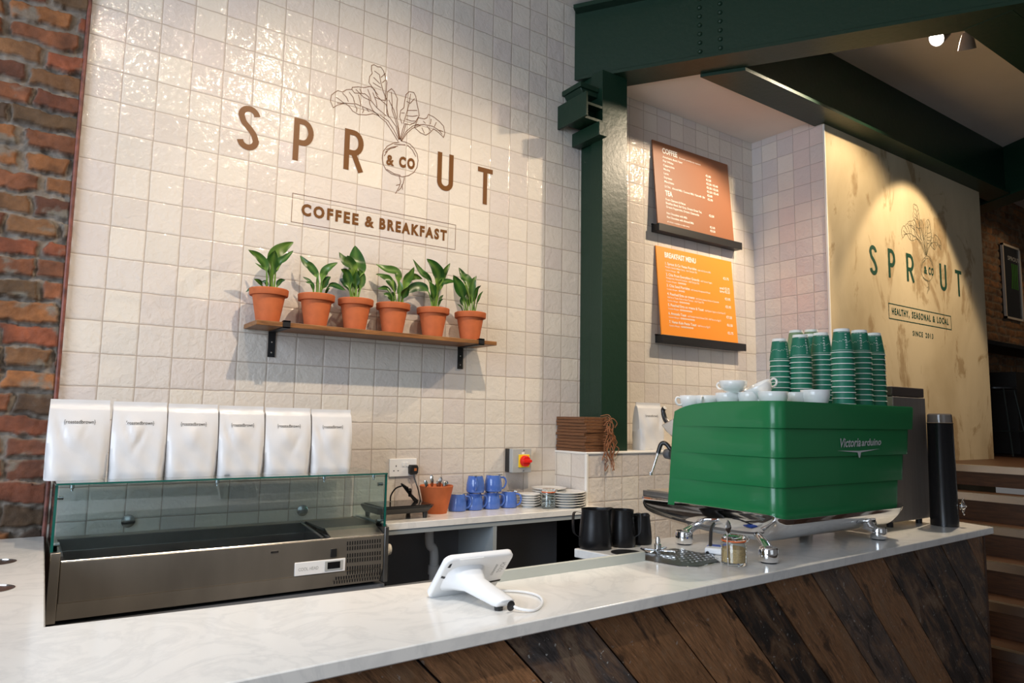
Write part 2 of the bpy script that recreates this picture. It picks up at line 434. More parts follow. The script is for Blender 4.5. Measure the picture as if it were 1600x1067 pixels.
# ------------------------------------------------------------------ text
_fc = {}
SPC = [1.0]
def text2d(s, bold=0.0):
    key = (s, bold, SPC[0])
    if key in _fc: return _fc[key]
    cu = bpy.data.curves.new('txt', 'FONT'); cu.body = s; cu.size = 1; cu.offset = bold; cu.resolution_u = 3; cu.space_character = SPC[0]
    ob = bpy.data.objects.new('txt', cu); COL.objects.link(ob)
    dg = bpy.context.evaluated_depsgraph_get()
    me = bpy.data.meshes.new_from_object(ob.evaluated_get(dg))
    v = np.array([p.co[:2] for p in me.vertices]) if len(me.vertices) else np.zeros((0, 2)); f = [tuple(p.vertices) for p in me.polygons]
    bpy.data.objects.remove(ob); bpy.data.curves.remove(cu); bpy.data.meshes.remove(me)
    _fc[key] = (v, f); return v, f
CAPH = 0.7
def text(mb, s, org, xd, zd, height, width=None, bold=0.0, shear=0.0, warp=None, align='l', aspect=.8):
    v, f = text2d(s, bold)
    if not len(v): return
    x0, x1 = v[:, 0].min(), v[:, 0].max(); sz = height/CAPH
    sx = width/(x1-x0) if width else sz*aspect
    org = np.array(org, float); xd = np.array(xd, float); zd = np.array(zd, float)
    W = (x1-x0)*sx; o = {'l': 0, 'c': -W/2, 'r': -W}[align]
    out = []
    for a, b_ in v:
        x = (a-x0)*sx+o+b_*sz*shear; z = b_*sz
        out.append(tuple(warp(x, z)) if warp else tuple(org+xd*x+zd*z))
    mb.add(out, f)

# ================================================================== THE SETTING
WX1 = 4.142          # return wall
PY = -0.564          # plastered wall plane
ZC = 3.86            # main ceiling
struct('wall_back', MB().box(0.0, 2.6, 0.0, 0.12, 0.0, ZC), m_tile)
struct('wall_alcove', MB().box(2.6, WX1+.12, 0.0, 0.12, 0.0, ZC), m_tile_menu)
# brick with a height field
def vnoise(x, y, s, seed):
    rs = np.random.RandomState(seed); G = rs.rand(256, 256)
    xs, ys = x*s+37.3, y*s+11.7; xi, yi = np.floor(xs).astype(int), np.floor(ys).astype(int); fx, fy = xs-xi, ys-yi
    fx = fx*fx*(3-2*fx); fy = fy*fy*(3-2*fy)
    g = lambda a, b: G[a % 256, b % 256]
    return (g(xi, yi)*(1-fx)+g(xi+1, yi)*fx)*(1-fy)+(g(xi, yi+1)*(1-fx)+g(xi+1, yi+1)*fx)*fy
def fbm(x, y, s, seed, o=4):
    t = 0; a = .5
    for k in range(o): t = t+a*vnoise(x, y, s*2**k, seed+k); a *= .5
    return t
def brickwall(name, x0, x1, z0, z1, y, res, pal, mort, depth=.02, course=.081, blen=.235, back=.12, seed=3):
    nx = int((x1-x0)/res)+1; nz = int((z1-z0)/res)+1
    X, Z = np.meshgrid(np.linspace(x0, x1, nx), np.linspace(z0, z1, nz))
    wx = X+(fbm(X, Z, 9, seed+20)-.5)*.070; wz = Z+(fbm(X, Z, 6, seed+30)-.5)*.044
    ci = np.floor(wz/course).astype(int); rs = np.random.RandomState(seed)
    coff = rs.rand(512); cl = rs.rand(512)
    L = blen*(.82+.4*cl[ci % 512]); L = np.where(cl[ci % 512] > .72, L*.55, L)
    bx = wx/L+coff[ci % 512]*3; bi = np.floor(bx).astype(int)
    dx = np.minimum(bx-bi, 1-(bx-bi))*L; fz = wz/course-ci; dz = np.minimum(fz, 1-fz)*course
    d = np.minimum(dx, dz*1.05)+(fbm(X, Z, 38, seed+5)-.5)*.018
    mj = .0050+.012*(fbm(X, Z, 5, seed+8)-.4)
    t = np.clip((d-mj)/.006, 0, 1); t = t*t*(3-2*t)
    h = hash_ = ((bi*73856093) ^ (ci*19349663)) & 0xffff
    R1 = rs.rand(65536)[h]; R2 = rs.rand(65536)[h]; R3 = rs.rand(65536)[h]
    prot = t*(depth*.55+depth*.6*R1)*(.75+.5*fbm(X, Z, 20, seed+11))+(fbm(X, Z, 70, seed+12)-.5)*.006+(1-t)*(fbm(X, Z, 26, seed+14)-.4)*depth*.9
    Yv = y-prot
    pal = np.array(pal); ip = (R2*len(pal)).astype(int) % len(pal)
    c = pal[ip]*(.75+.5*R3)[..., None]
    blot = fbm(X, Z, 18, seed+15, 5)[..., None]; c = c*(.35+1.3*blot)
    mo = np.array(mort)*(.55+.9*fbm(X, Z, 30, seed+16))[..., None]
    lime = np.clip((fbm(X, Z, 12, seed+17, 5)-.62)*9, 0, .8)[..., None]
    c = c*(1-lime)+np.array(mort)*1.25*lime
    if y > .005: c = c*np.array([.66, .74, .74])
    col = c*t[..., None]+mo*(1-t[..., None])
    V = np.stack([X, Yv, Z], -1).reshape(-1, 3)
    idx = np.arange(nx*nz).reshape(nz, nx)
    Fq = np.stack([idx[:-1, :-1], idx[:-1, 1:], idx[1:, 1:], idx[1:, :-1]], -1).reshape(-1, 4)
    n0 = len(V)
    # solid back
    ex = np.array([[x0, y+back, z0], [x1, y+back, z0], [x1, y+back, z1], [x0, y+back, z1]])
    V = np.vstack([V, ex]); F_ = [tuple(f) for f in Fq.tolist()]
    F_ += [tuple(idx[0, ::-1].tolist())+(n0, n0+1), tuple(idx[-1].tolist())+(n0+2, n0+3), tuple(idx[:, 0].tolist())+(n0+3, n0), tuple(idx[::-1, -1].tolist())+(n0+1, n0+2), (n0+1, n0, n0+3, n0+2)]
    me = bpy.data.meshes.new(name); me.from_pydata(V.tolist(), [], F_)
    ca = me.color_attributes.new('Col', 'FLOAT_COLOR', 'POINT')
    cc = np.ones((len(V), 4), np.float32); cc[:n0, :3] = col.reshape(-1, 3); cc[n0:, :3] = mort
    ca.data.foreach_set('color', cc.ravel())
    me.polygons.foreach_set('use_smooth', [True]*(len(Fq))+[False]*5)
    me.materials.append(m_brick)
    o = bpy.data.objects.new(name, me); COL.objects.link(o); o['kind'] = 'structure'; return o
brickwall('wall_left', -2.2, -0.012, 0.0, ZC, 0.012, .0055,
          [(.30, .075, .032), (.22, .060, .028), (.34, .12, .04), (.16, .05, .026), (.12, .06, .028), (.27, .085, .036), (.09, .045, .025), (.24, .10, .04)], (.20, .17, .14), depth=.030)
brickwall('wall_far', 6.47, 9.6, 1.13, 3.86, 0.0, .011,
          [(.20, .095, .035), (.26, .12, .045), (.15, .07, .03), (.22, .11, .05)], (.19, .14, .09), depth=.016, seed=9)
struct('wall_right', MB().box(9.6, 9.75, -6.0, 0.2, 0.0, ZC), M('dark_end_wall', (0.10, 0.075, 0.05), .8))
struct('trim_1', MB().tube([(-.006, -.016, 0.0), (-.004, -.018, 1.2), (-.007, -.015, 2.4), (-.005, -.017, ZC)], .0075, 8), m_copper)
# return wall + plaster nib
struct('wall_return', MB().box(WX1, WX1+.1, PY+.012, 0.0, 0.0, 3.42), m_tile_side)
struct('wall_plaster', MB().box(WX1, 6.47, PY, PY+.012, 0.0, 3.377).box(6.35, 6.47, PY+.012, 0.0, 0.0, 3.37).box(WX1+.1, 6.35, PY+.012, PY+.1, 0, 3.37), m_plaster)
struct('trim_2', MB().box(WX1-.006, WX1+.004, PY-.006, PY+.006, 0.0, 3.37), m_trimw)
# low tiled wall with its ledge
BX = 2.341; BY = -0.262; BZ = 1.218
struct('wall_low', MB().box(BX, WX1, BY, 0.0, 0.0, BZ-.012), m_tile_box)
struct('trim_3', MB().box(BX-.001, BX+.002, BY, -.0, 0.0, BZ-.012), m_tile_boxs)
struct('trim_4', MB().box(BX-.006, WX1, BY-.006, 0.0, BZ-.012, BZ).box(BX-.006, BX+.010, BY-.006, BY+.010, 0.0, BZ-.012), m_trimw, bevel=.003)
# ceilings
struct('ceiling', MB().box(-2.2, 9.75, -7.0, 0.2, ZC, ZC+.15), m_ceil)
# direction of the angled girder
GD = np.array([0.5456, -0.8380]); GN = np.array([-0.8380, -0.5456])     # along, and outward normal (towards the room)
G0 = np.array([2.455, -0.002])
def gp(s, t): return G0+GD*s+GN*t
p1 = [(2.50, -.001), (WX1+.1, -.001), (WX1+.1, -0.53), (2.85, -0.53)]
struct('ceiling_alcove', MB().prism(p1, 2, 3.42, 3.52), m_ceil)
# floor and behind
struct('floor', MB().box(-2.2, 9.75, -7.0, 0.2, -.1, 0.0), m_floorw)

# ------------------------------------------------------------------ steelwork
gz0, gz1 = 3.40, 3.859
girder = thing('steel_girder', 'deep dark green riveted steel girder running diagonally overhead from the wall column', 'beam', (G0[0], G0[1], gz0))
def gpoly(s0, s1, t0, t1): return [tuple(gp(s0, t0)), tuple(gp(s1, t0)), tuple(gp(s1, t1)), tuple(gp(s0, t1))]
GL = 5.6
part('web', MB().prism(gpoly(0, GL, -.02, -.0), 2, gz0+.02, gz1-.02), m_green, girder, True)
part('bottom_flange', MB().prism(gpoly(-.0, GL, -.185, .0), 2, gz0, gz0+.022), m_green, girder, True)
part('top_flange', MB().prism(gpoly(.01, GL, -.1, .065), 2, gz1-.045, gz1-.02).prism(gpoly(0.01, GL, -.02, .02), 2, gz1-.02, gz1), m_green, girder, True)
for px in (1094, 1126):
    p = None
    # where the row stands along the web
    best = min(np.linspace(0, 4, 401), key=lambda s: abs((lambda q: ((q-CAM)@RV/((q-CAM)@FV)*FPX+800))(np.array([*gp(s, .0), 3.45]))-px))
    for k in range(8):
        z = gz0+.040+k*.052
        c = gp(best, -.001)
        mb = MB().lathe([(.0135, 0), (.0135, .003), (.010, .009), (.004, .012)], (c[0], c[1], z), 12, axis=(GN[0], GN[1], 0))
        part('rivet', mb, m_green, girder, True)
# beam parallel to the wall, sitting on the plaster nib
bm1 = thing('steel_beam', 'dark green steel I-beam running over the plastered wall top', 'beam', (2.9, -.6, 3.398))
part('bottom_flange', MB().prism([(2.99, -.50), (3.13, -.705), (7.0, -.705), (7.0, -.50)], 2, 3.378, 3.398), m_green, bm1, True)
part('web', MB().box(3.06, 7.0, -.615, -.595, 3.398, ZC-.001), m_green, bm1, True)
bm2 = thing('steel_beam', 'dark green steel beam at the upper right corner, right of the ceiling spot', 'beam', (3.5, -1.7, 3.375))
part('bottom_flange', MB().box(3.70, 7.2, -1.82, -1.60, 3.398, 3.418), m_green, bm2, True)
part('web', MB().box(3.70, 7.2, -1.72, -1.70, 3.418, ZC-.001), m_green, bm2, True)
bm3 = thing('steel_beam', 'dark green cross beam at the far end of the bay beyond the plastered wall', 'beam', (6.9, -.5, 3.375))
q0 = np.array([7.0, -.40]); dd = np.array([-.45, -.893]); nn = np.array([.893, -.45])
def cpoly(s0, s1, t0, t1): return [tuple(q0+dd*s0+nn*t0), tuple(q0+dd*s1+nn*t0), tuple(q0+dd*s1+nn*t1), tuple(q0+dd*s0+nn*t1)]
part('bottom_flange', MB().prism(cpoly(-.6, 1.55, -.11, .11), 2, 3.372, 3.392), m_green, bm3, True)
part('web', MB().prism(cpoly(-.6, 1.55, -.01, .01), 2, 3.392, ZC), m_green, bm3, True)
# column
CX0, CX1, CY0 = 2.50, 2.695, -.20
colm = thing('steel_column', 'dark green steel column standing on the low tiled wall between sign and menus', 'column', (2.6, -.1, BZ))
part('front_flange', MB().box(CX0, CX1, CY0, CY0+.10, BZ, 3.399), m_green, colm, True, bevel=.002)
part('rear_section', MB().box(CX0+.012, CX1-.02, CY0+.10, -.001, BZ, 3.399), m_green, colm, True, bevel=.002)
part('cap_plate', MB().box(2.36, 2.50, -.17, -.001, 3.27, 3.30).prism([(2.39, 3.24), (2.50, 3.24), (2.50, 3.27), (2.37, 3.27)], 1, -.16, -.01), m_green, colm, True, bevel=.003)
part('bracket_stub', MB().box(2.345, 2.50, -.20, -.05, 3.075, 3.09).box(2.345, 2.50, -.20, -.05, 3.16, 3.175).box(2.345, 2.50, -.135, -.115, 3.09, 3.16), m_green, colm, True)
part('end_plate', MB().box(2.33, 2.345, -.255, -.001, 3.06, 3.20), m_green, colm, True, bevel=.002)
part('seat_plate', MB().box(2.44, 2.50, -.24, -.001, 2.98, 3.06), m_green, colm, True, bevel=.002)

# ------------------------------------------------------------------ stairs
st = MB()
for k in range(7):
    z = 1.13-.162*k; x = 5.10-.25*k
    if z > 0.02: st.box(x, x+.26 if k else 9.6, -2.6, PY if k else 0.0, 0.0 if k else 1.0, z-.004)
struct('stairs', st, m_stair)
def tread_mat():
    m_, nt, b = newmat('diamond_plate')
    b.inputs['Metallic'].default_value = 1; b.inputs['Roughness'].default_value = .28; b.inputs['Base Color'].default_value = (.55, .48, .40, 1)
    tc = nt.nodes.new('ShaderNodeTexCoord'); mp = nt.nodes.new('ShaderNodeMapping'); nt.links.new(tc.outputs['Object'], mp.inputs[0])
    mp.inputs['Rotation'].default_value = (0, .785, .785)
    wv = nt.nodes.new('ShaderNodeTexChecker'); wv.inputs['Scale'].default_value = 55; nt.links.new(mp.outputs[0], wv.inputs['Vector'])
    bp = nt.nodes.new('ShaderNodeBump'); bp.inputs['Distance'].default_value = .004; nt.links.new(wv.outputs['Fac'], bp.inputs['Height']); nt.links.new(bp.outputs[0], b.inputs['Normal'])
    return m_
m_tread = tread_mat()
ord_ = ['topmost', 'second from top', 'third from top', 'fourth from top', 'fifth from top', 'lowest visible']
for k in range(6):
    z = 1.13-.162*k; x = 5.10-.25*k
    mb = MB().box(x-.004, x+.045, -2.6, PY-.004, z-.003, z+.003).box(x-.007, x-.001, -2.6, PY-.004, z-.042, z+.003)
    o = part('stair_nosing', mb, m_tread, loc=(x, -1.5, z)); tag(o, 'metal chequer plate nosing on the %s step of the wooden stairs' % ord_[k], 'stair nosing', 'stair nosings')

# ================================================================== WALL LETTERING
BEET = [[(-0.011,0.086),(-0.039,0.076),(-0.074,0.05),(-0.094,0.019),(-0.099,-0.016),(-0.092,-0.048),(-0.076,-0.071),(-0.047,-0.085),(-0.019,-0.088),(0.013,-0.087),(0.045,-0.074),(0.074,-0.051),(0.091,-0.02),(0.095,0.015),(0.089,0.048),(0.069,0.075),(0.047,0.09),(0.021,0.094),(-0.001,0.094),(-0.007,0.106)],[(-0.125,0.192),(-0.157,0.21),(-0.175,0.239),(-0.18,0.271),(-0.201,0.282),(-0.228,0.277),(-0.254,0.271),(-0.268,0.285),(-0.294,0.276),(-0.313,0.258),(-0.336,0.259),(-0.352,0.245),(-0.367,0.227),(-0.37,0.197),(-0.355,0.169),(-0.336,0.187),(-0.298,0.208),(-0.274,0.195),(-0.26,0.179),(-0.23,0.17),(-0.19,0.178),(-0.156,0.194),(-0.125,0.192)],[(-0.337,0.197),(-0.291,0.209),(-0.245,0.219),(-0.205,0.214),(-0.157,0.207),(-0.122,0.193)],[(-0.268,0.285),(-0.266,0.296),(-0.236,0.307),(-0.209,0.311),(-0.175,0.327),(-0.154,0.319),(-0.139,0.289),(-0.111,0.27),(-0.089,0.259),(-0.072,0.196)],[(-0.249,0.291),(-0.207,0.263),(-0.166,0.255),(-0.137,0.229),(-0.087,0.202)],[(-0.133,0.295),(-0.158,0.318),(-0.172,0.334),(-0.183,0.344),(-0.181,0.375),(-0.168,0.396),(-0.173,0.411),(-0.173,0.435),(-0.16,0.443),(-0.142,0.438),(-0.125,0.442),(-0.11,0.427),(-0.098,0.397),(-0.09,0.372),(-0.092,0.323),(-0.093,0.275)],[(-0.158,0.412),(-0.13,0.401),(-0.121,0.362),(-0.106,0.319),(-0.083,0.278)],[(-0.073,0.199),(-0.084,0.217),(-0.086,0.277),(-0.085,0.325),(-0.064,0.348),(-0.05,0.339),(-0.03,0.307),(-0.032,0.258),(-0.026,0.205)],[(-0.064,0.331),(-0.058,0.285),(-0.056,0.238),(-0.037,0.195)],[(0.0,0.184),(-0.014,0.215),(-0.01,0.25),(0.007,0.269),(0.01,0.304),(0.016,0.341),(0.033,0.361),(0.059,0.364),(0.071,0.346),(0.075,0.323),(0.088,0.277),(0.093,0.251),(0.072,0.21),(0.043,0.189),(0.014,0.188)],[(0.041,0.351),(0.035,0.298),(0.023,0.246),(0.007,0.186)],[(0.069,0.182),(0.089,0.239),(0.123,0.241),(0.138,0.252),(0.145,0.272),(0.176,0.266),(0.211,0.25),(0.235,0.232),(0.244,0.198),(0.237,0.172),(0.209,0.19),(0.178,0.203),(0.156,0.176),(0.134,0.158),(0.103,0.163),(0.069,0.182)],[(0.069,0.192),(0.117,0.211),(0.17,0.215),(0.208,0.204),(0.228,0.187)],[(-0.018,0.088),(-0.052,0.13),(-0.086,0.169),(-0.128,0.191)],[(-0.013,0.096),(-0.042,0.139),(-0.075,0.178),(-0.118,0.197)],[(-0.012,0.099),(-0.032,0.162),(-0.069,0.2)],[(-0.01,0.1),(-0.021,0.152),(-0.037,0.195)],[(-0.008,0.1),(-0.022,0.179),(-0.046,0.241),(-0.076,0.287)],[(-0.008,0.1),(0.004,0.151),(0.014,0.188)],[(-0.005,0.098),(0.012,0.146),(0.021,0.187)],[(-0.003,0.093),(0.023,0.149),(0.058,0.186),(0.091,0.205)],[(0.001,0.094),(0.027,0.14),(0.058,0.175),(0.102,0.201)],[(-0.005,-0.089),(0.004,-0.114),(-0.003,-0.142),(-0.022,-0.18)],[(0.024,-0.086),(0.018,-0.118),(0.005,-0.147),(-0.009,-0.164)],[(0.001,-0.128),(-0.02,-0.138)],[(0.011,-0.126),(0.016,-0.152)],[(-0.08,0.029),(-0.053,0.049),(-0.018,0.064)],[(-0.086,0.014),(-0.059,0.04),(-0.028,0.056)],[(-0.089,-0.004),(-0.073,0.024)],[(-0.073,-0.067),(-0.033,-0.081),(0.002,-0.082)],[(-0.039,0.069),(-0.011,0.072),(0.022,0.08)],[(0.032,0.083),(0.062,0.063),(0.082,0.033)],[(-0.313,0.253),(-0.293,0.239),(-0.282,0.219)],[(-0.281,0.268),(-0.26,0.248),(-0.251,0.221)],[(-0.234,0.269),(-0.226,0.244),(-0.219,0.22)],[(-0.304,0.206),(-0.325,0.217),(-0.344,0.224)],[(-0.211,0.212),(-0.204,0.197),(-0.21,0.182)],[(-0.252,0.214),(-0.238,0.195),(-0.24,0.178)],[(-0.191,0.211),(-0.177,0.198)],[(-0.229,0.3),(-0.218,0.28)],[(-0.188,0.309),(-0.173,0.279),(-0.169,0.257)],[(-0.161,0.3),(-0.142,0.262),(-0.136,0.233)],[(-0.16,0.378),(-0.139,0.364),(-0.125,0.355)],[(-0.163,0.35),(-0.135,0.341),(-0.117,0.336)],[(-0.098,0.383),(-0.114,0.364)],[(-0.099,0.417),(-0.122,0.389)],[(-0.149,0.28),(-0.118,0.275),(-0.097,0.278)],[(0.012,0.243),(-0.006,0.238)],[(0.02,0.307),(0.038,0.302)],[(0.064,0.333),(0.039,0.299)],[(0.081,0.275),(0.055,0.268),(0.029,0.261)],[(0.085,0.249),(0.056,0.237),(0.023,0.232)],[(0.072,0.217),(0.05,0.211),(0.019,0.213)],[(0.116,0.229),(0.131,0.219)],[(0.161,0.251),(0.158,0.222)],[(0.192,0.242),(0.181,0.214)],[(0.126,0.165),(0.11,0.192)],[(0.163,0.188),(0.139,0.207)],[(0.232,0.202),(0.212,0.205)]]
def arc(cx, cz, rx, rz, a0, a1, n=14):
    return [(cx+rx*math.cos(math.radians(a0+(a1-a0)*k/n)), cz+rz*math.sin(math.radians(a0+(a1-a0)*k/n))) for k in range(n+1)]
def letter(ch, x, z, w_, h, t):
    """strokes of a bold condensed capital; x,z lower left"""
    x0, x1 = x+t/2, x+w_-t/2; z0, z1 = z+t/2, z+h-t/2; r = (x1-x0)/2; xc = (x0+x1)/2
    if ch == 'S':
        zt = z1-r; zb = z0+r; zm = z+h/2
        a = arc(xc, zt, r, r, 8, 180, 12)
        b = arc(xc, zb, r, r, 0, -172, 12)
        mid = catmull([(x0, zt), (x0+.012*h/.2, zt-.030*h/.2), (xc, zm+.002), (x1-.012*h/.2, zb+.030*h/.2), (x1, zb)], 6)
        return [a[:-1]+[tuple(p) for p in mid][:-1]+b]
    if ch == 'P' or ch == 'R':
        zm = z+h*.44; rr = (z1-zm)/2
        bowl = [(x0, z1), (x1-rr*.75, z1)]+arc(x1-rr*.75, (z1+zm)/2, rr*.75, rr, 90, -90, 12)[1:]+[(x0, zm)]
        s = [[(x0, z), (x0, z+h)], bowl]
        if ch == 'R': s.append([(xc-.002, zm), (x1+.004, z)])
        return s
    if ch == 'U': return [[(x0, z+h), (x0, z0+r)]+arc(xc, z0+r, r, r, 180, 360, 16)[1:]+[(x1, z+h)]]
    if ch == 'T': return [[(x, z1), (x+w_, z1)], [(xc, z+h), (xc, z)]]
def sign(name, label, y, letters, h, t, bc, bs, mlet, mthin, thick, body):
    th = thing(name, label, 'wall sign', (bc[0], y, bc[1]))
    for ch, x, z, w_ in letters:
        mb = MB()
        for i, st_ in enumerate(letter(ch, x, z, w_, h, t)): mb.ribbon(st_, t, y-.0016-.0001*i)
        part('letter', mb, mlet, th, True, smooth=0, recalc=False)
    mb = MB()
    for l in BEET:
        mb.ribbon([(bc[0]+a*bs[0], bc[1]+b*bs[1]) for a, b in l], thick, y-.0012)
    part('beetroot_drawing', mb, mthin, th, True, smooth=0, recalc=False)
    body(th)
    return th
def words(th, mat, lst):
    SPC[0] = 1.35
    for nm, s, org, xd, h, w_, b_ in lst:
        mb = MB(); text(mb, s, org, xd, (0, 0, 1), h, w_, b_); part(nm, mb, mat, th, True, smooth=0, recalc=False)
    SPC[0] = 1.0
def body1(th):
    y = -.0016
    words(th, m_brownink, [('ampersand', '&', (1.268, y, 2.612), (1, 0, .04), .050, .042, .04), ('word', 'CO', (1.336, y, 2.617), (1, 0, .06), .050, .087, .055),
        ('word', 'COFFEE', (.865, y, 2.286), (1, 0, 0), .050, .273, .05), ('ampersand', '&', (1.170, y, 2.286), (1, 0, 0), .050, .048, .04), ('word', 'BREAKFAST', (1.245, y, 2.287), (1, 0, 0), .050, .372, .05)])
    mb = MB(); mb.ribbon([(.822, 2.245), (.822, 2.377), (1.668, 2.377), (1.668, 2.247), (.822, 2.245)], .0022, -.0013)
    part('tagline_frame', mb, m_thinink, th, True, smooth=0, recalc=False)
sign('painted_wall_sign', 'brown SPROUT & CO lettering with beetroot drawing above COFFEE & BREAKFAST on white tiles', 0.0,
     [('S', .570, 2.528, .093), ('P', .812, 2.530, .092), ('R', 1.052, 2.541, .096), ('U', 1.551, 2.545, .094), ('T', 1.795, 2.520, .094)], .200, .026, (1.345, 2.655), (1, 1), m_brownink, m_thinink, .0032, body1)
def body2(th):
    y = PY-.0016
    words(th, m_greenink, [('ampersand', '&', (5.43, y, 2.535), (1, 0, 0), .056, .048, .04), ('word', 'CO', (5.50, y, 2.535), (1, 0, 0), .056, .08, .04),
        ('word', 'HEALTHY,', (4.93, y, 2.172), (1, 0, 0), .046, .245, .03), ('word', 'SEASONAL', (5.215, y, 2.172), (1, 0, 0), .046, .285, .03), ('ampersand', '&', (5.53, y, 2.172), (1, 0, 0), .046, .036, .03), ('word', 'LOCAL', (5.60, y, 2.172), (1, 0, 0), .046, .185, .03),
        ('word', 'SINCE', (5.215, y, 2.042), (1, 0, 0), .036, .15, .02), ('word', '2013', (5.405, y, 2.042), (1, 0, 0), .036, .12, .02)])
    mb = MB(); mb.ribbon([(4.887, 2.138), (4.887, 2.246), (5.83, 2.243), (5.83, 2.137), (4.887, 2.138)], .006, PY-.0013)
    part('tagline_frame', mb, m_greenink, th, True, smooth=0, recalc=False)
sign('painted_wall_sign', 'dark green SPROUT & CO lettering reading HEALTHY, SEASONAL & LOCAL on distressed plaster', PY,
     [('S', 4.655, 2.425, .10), ('P', 4.905, 2.435, .10), ('R', 5.165, 2.44, .11), ('U', 5.68, 2.435, .11), ('T', 5.94, 2.42, .11)], .212, .028, (5.485, 2.575), (1.0, 1.08), m_greenink, m_faintink, .0045, body2)

# ================================================================== MENUS ON THEIR LEDGES
def menu(label, x0, x1, z0, z1, mat, lines, lab2):
    th = thing('menu_board', label, 'menu board', ((x0+x1)/2, -.07, z0))
    yb, yt = -.056, -.010
    def P(x, z, o=0):
        t = (z-z0)/(z1-z0); return (x, yb+(yt-yb)*t-o, z)
    part('board', MB().add([P(x0, z0), P(x1, z0), P(x1, z1), P(x0, z1), P(x0, z0, -.008), P(x1, z0, -.008), P(x1, z1, -.008), P(x0, z1, -.008)], [(0, 1, 2, 3), (7, 6, 5, 4), (0, 4, 5, 1), (1, 5, 6, 2), (2, 6, 7, 3), (3, 7, 4, 0)]), mat, th, True, smooth=0)
    H = z1-z0; W = x1-x0
    for nm, rows in lines.items():
        for s, fx, fz, fh, fw in rows:
            mb = MB()
            bold = .035 if fh > .04 else (.02 if fh > .021 else .008)
            text(mb, s, (0, 0, 0), (1, 0, 0), (0, 0, 1), fh*H, fw*W if fw else None, bold, warp=lambda a, b, fx=fx, fz=fz: P(x0+fx*W+a, z1-fz*H+b, .0009))
            part(nm, mb, m_inkw, th, True, smooth=0, recalc=False)
    lx0, lx1 = x0-.003, x1+.072
    lg = thing('picture_ledge', lab2, 'shelf', ((lx0+lx1)/2, 0, z0-.02))
    part('base', MB().box(lx0, lx1, -.060, -.002, z0-.048, z0-.002), m_black, lg, True, bevel=.002)
    part('front_lip', MB().box(lx0, lx1, -.068, -.060, z0-.050, z0-.000), m_black, lg, True, bevel=.002)
    part('back_plate', MB().box(lx0, lx1, -.008, -.0005, z0-.002, z0+.008), m_black, lg, True)
pr = ['€2.80', '€3.20', '€3.20 / €3.40', '€3.20 / €3.30', '€3.20 / €3.40', '€2.80', '€2.90']
cof = [('Americano short / long', .115, .185, .026, .25), ('Flat White', .115, .235, .026, .13), ('Cappuccino', .115, .285, .026, .14), ('Mocha', .115, .335, .026, .08), ('Latte', .115, .385, .026, .06), ('Espresso', .115, .435, .026, .10), ('Macchiato', .115, .485, .026, .12),
       ('EXTRA   Almond Milk / Coconut Milk / Oat milk  50c', .115, .545, .024, .52),
       ('From Clement & Pekoe', .115, .70, .026, .25), ('Breakfast Blend, Earl Grey, Organic Green Tea,', .115, .745, .026, .46), ('Organic Peppermint, Organic Chamomile', .115, .79, .026, .42),
       ('Hot Chocolate with Milk', .115, .865, .026, .26), ('Hot Chocolate with Almond Milk', .115, .912, .026, .34), ('all drinks available to take away', .115, .963, .018, .28),
       ('Roasted carefully by roasters', .33, .130, .018, .28)]
cof += [(pr[i], .67, .255+.05*i, .026, .16 if '/' in pr[i] else .07) for i in range(7)]+[('€2.50', .67, .76, .026, .07), ('€3.00', .67, .905, .026, .07), ('€3.50', .67, .95, .026, .07)]
menu('square brown COFFEE and TEA menu board, the upper of the two on the alcove wall', 3.100, 3.848, 2.628, 3.190, m_menub,
     {'heading': [('COFFEE', .115, .125, .062, .19), ('TEA', .115, .64, .060, .09)], 'text_line': cof}, 'black picture ledge holding the brown coffee menu')
brk = []
it = [('1. Sprout & Co Vegan Porridge', 'made with Coconut Milk,', 'Pumpkin Seeds & Maple Syrup.  Add Chia Jam 50c', 1, ['€3.75'], .20), ('2. Chia From Everything Granola', 'with Coconut Yogurt,', 'Pomegranate, Honey & Cinnamon.  Add Chia Jam 50c', 4, ['small €3.75', 'large €5.25'], .325), ('3. Chia Seed Porridge', 'with Granola, Pomegranate & Honey', None, 3, ['€3.95'], .45),
      ('4. Poached Eggs on greens', 'with Quinoa, Sesame, Onions or Guacamole', 'Add to it: Toast, Feta or Slow Tomato.  Add Toast 75c', 5, ['€5.95'], .545), ('5. Poached Eggs on greens & Toast', 'Add Paprika Yoghurt or Kale Pesto €1', None, 6, ['€7.50'], .67), ('6. Avocado Toast', 'with Pumpkin Seeds & Sweet Chilli.  Add Feta or an Egg €1', None, 7, ['€6.50'], .765), ('7. Vegan Kale Pesto Toast', 'Add Feta or an Egg €1', None, 6, ['€5.75'], .86)]
for a, b_, c, n, p, z in it:
    wa = len(a)*.0138; brk.append((a, .10, z, .030, wa)); brk.append((b_, .115+wa, z, .021, len(b_)*.0078)); zz = z
    if c: zz += .035; brk.append((c, .10, zz, .021, len(c)*.0088))
    brk.append(('Contains Allergens', .10, zz+.036, .016, .13)); brk.append(('●'*n if False else 'o'*n, .245, zz+.036, .026, .026*n))
    for i, q in enumerate(p): brk.append((q, .86-(.06 if ' ' in q else 0), z+.045+.04*i, .030, .14 if ' ' in q else .08))
menu('square orange BREAKFAST MENU board, the lower of the two on the alcove wall', 3.128, 3.872, 1.922, 2.497, m_menuo,
     {'heading': [('BREAKFAST MENU', .10, .115, .058, .40)], 'text_line': brk}, 'black picture ledge holding the orange breakfast menu')

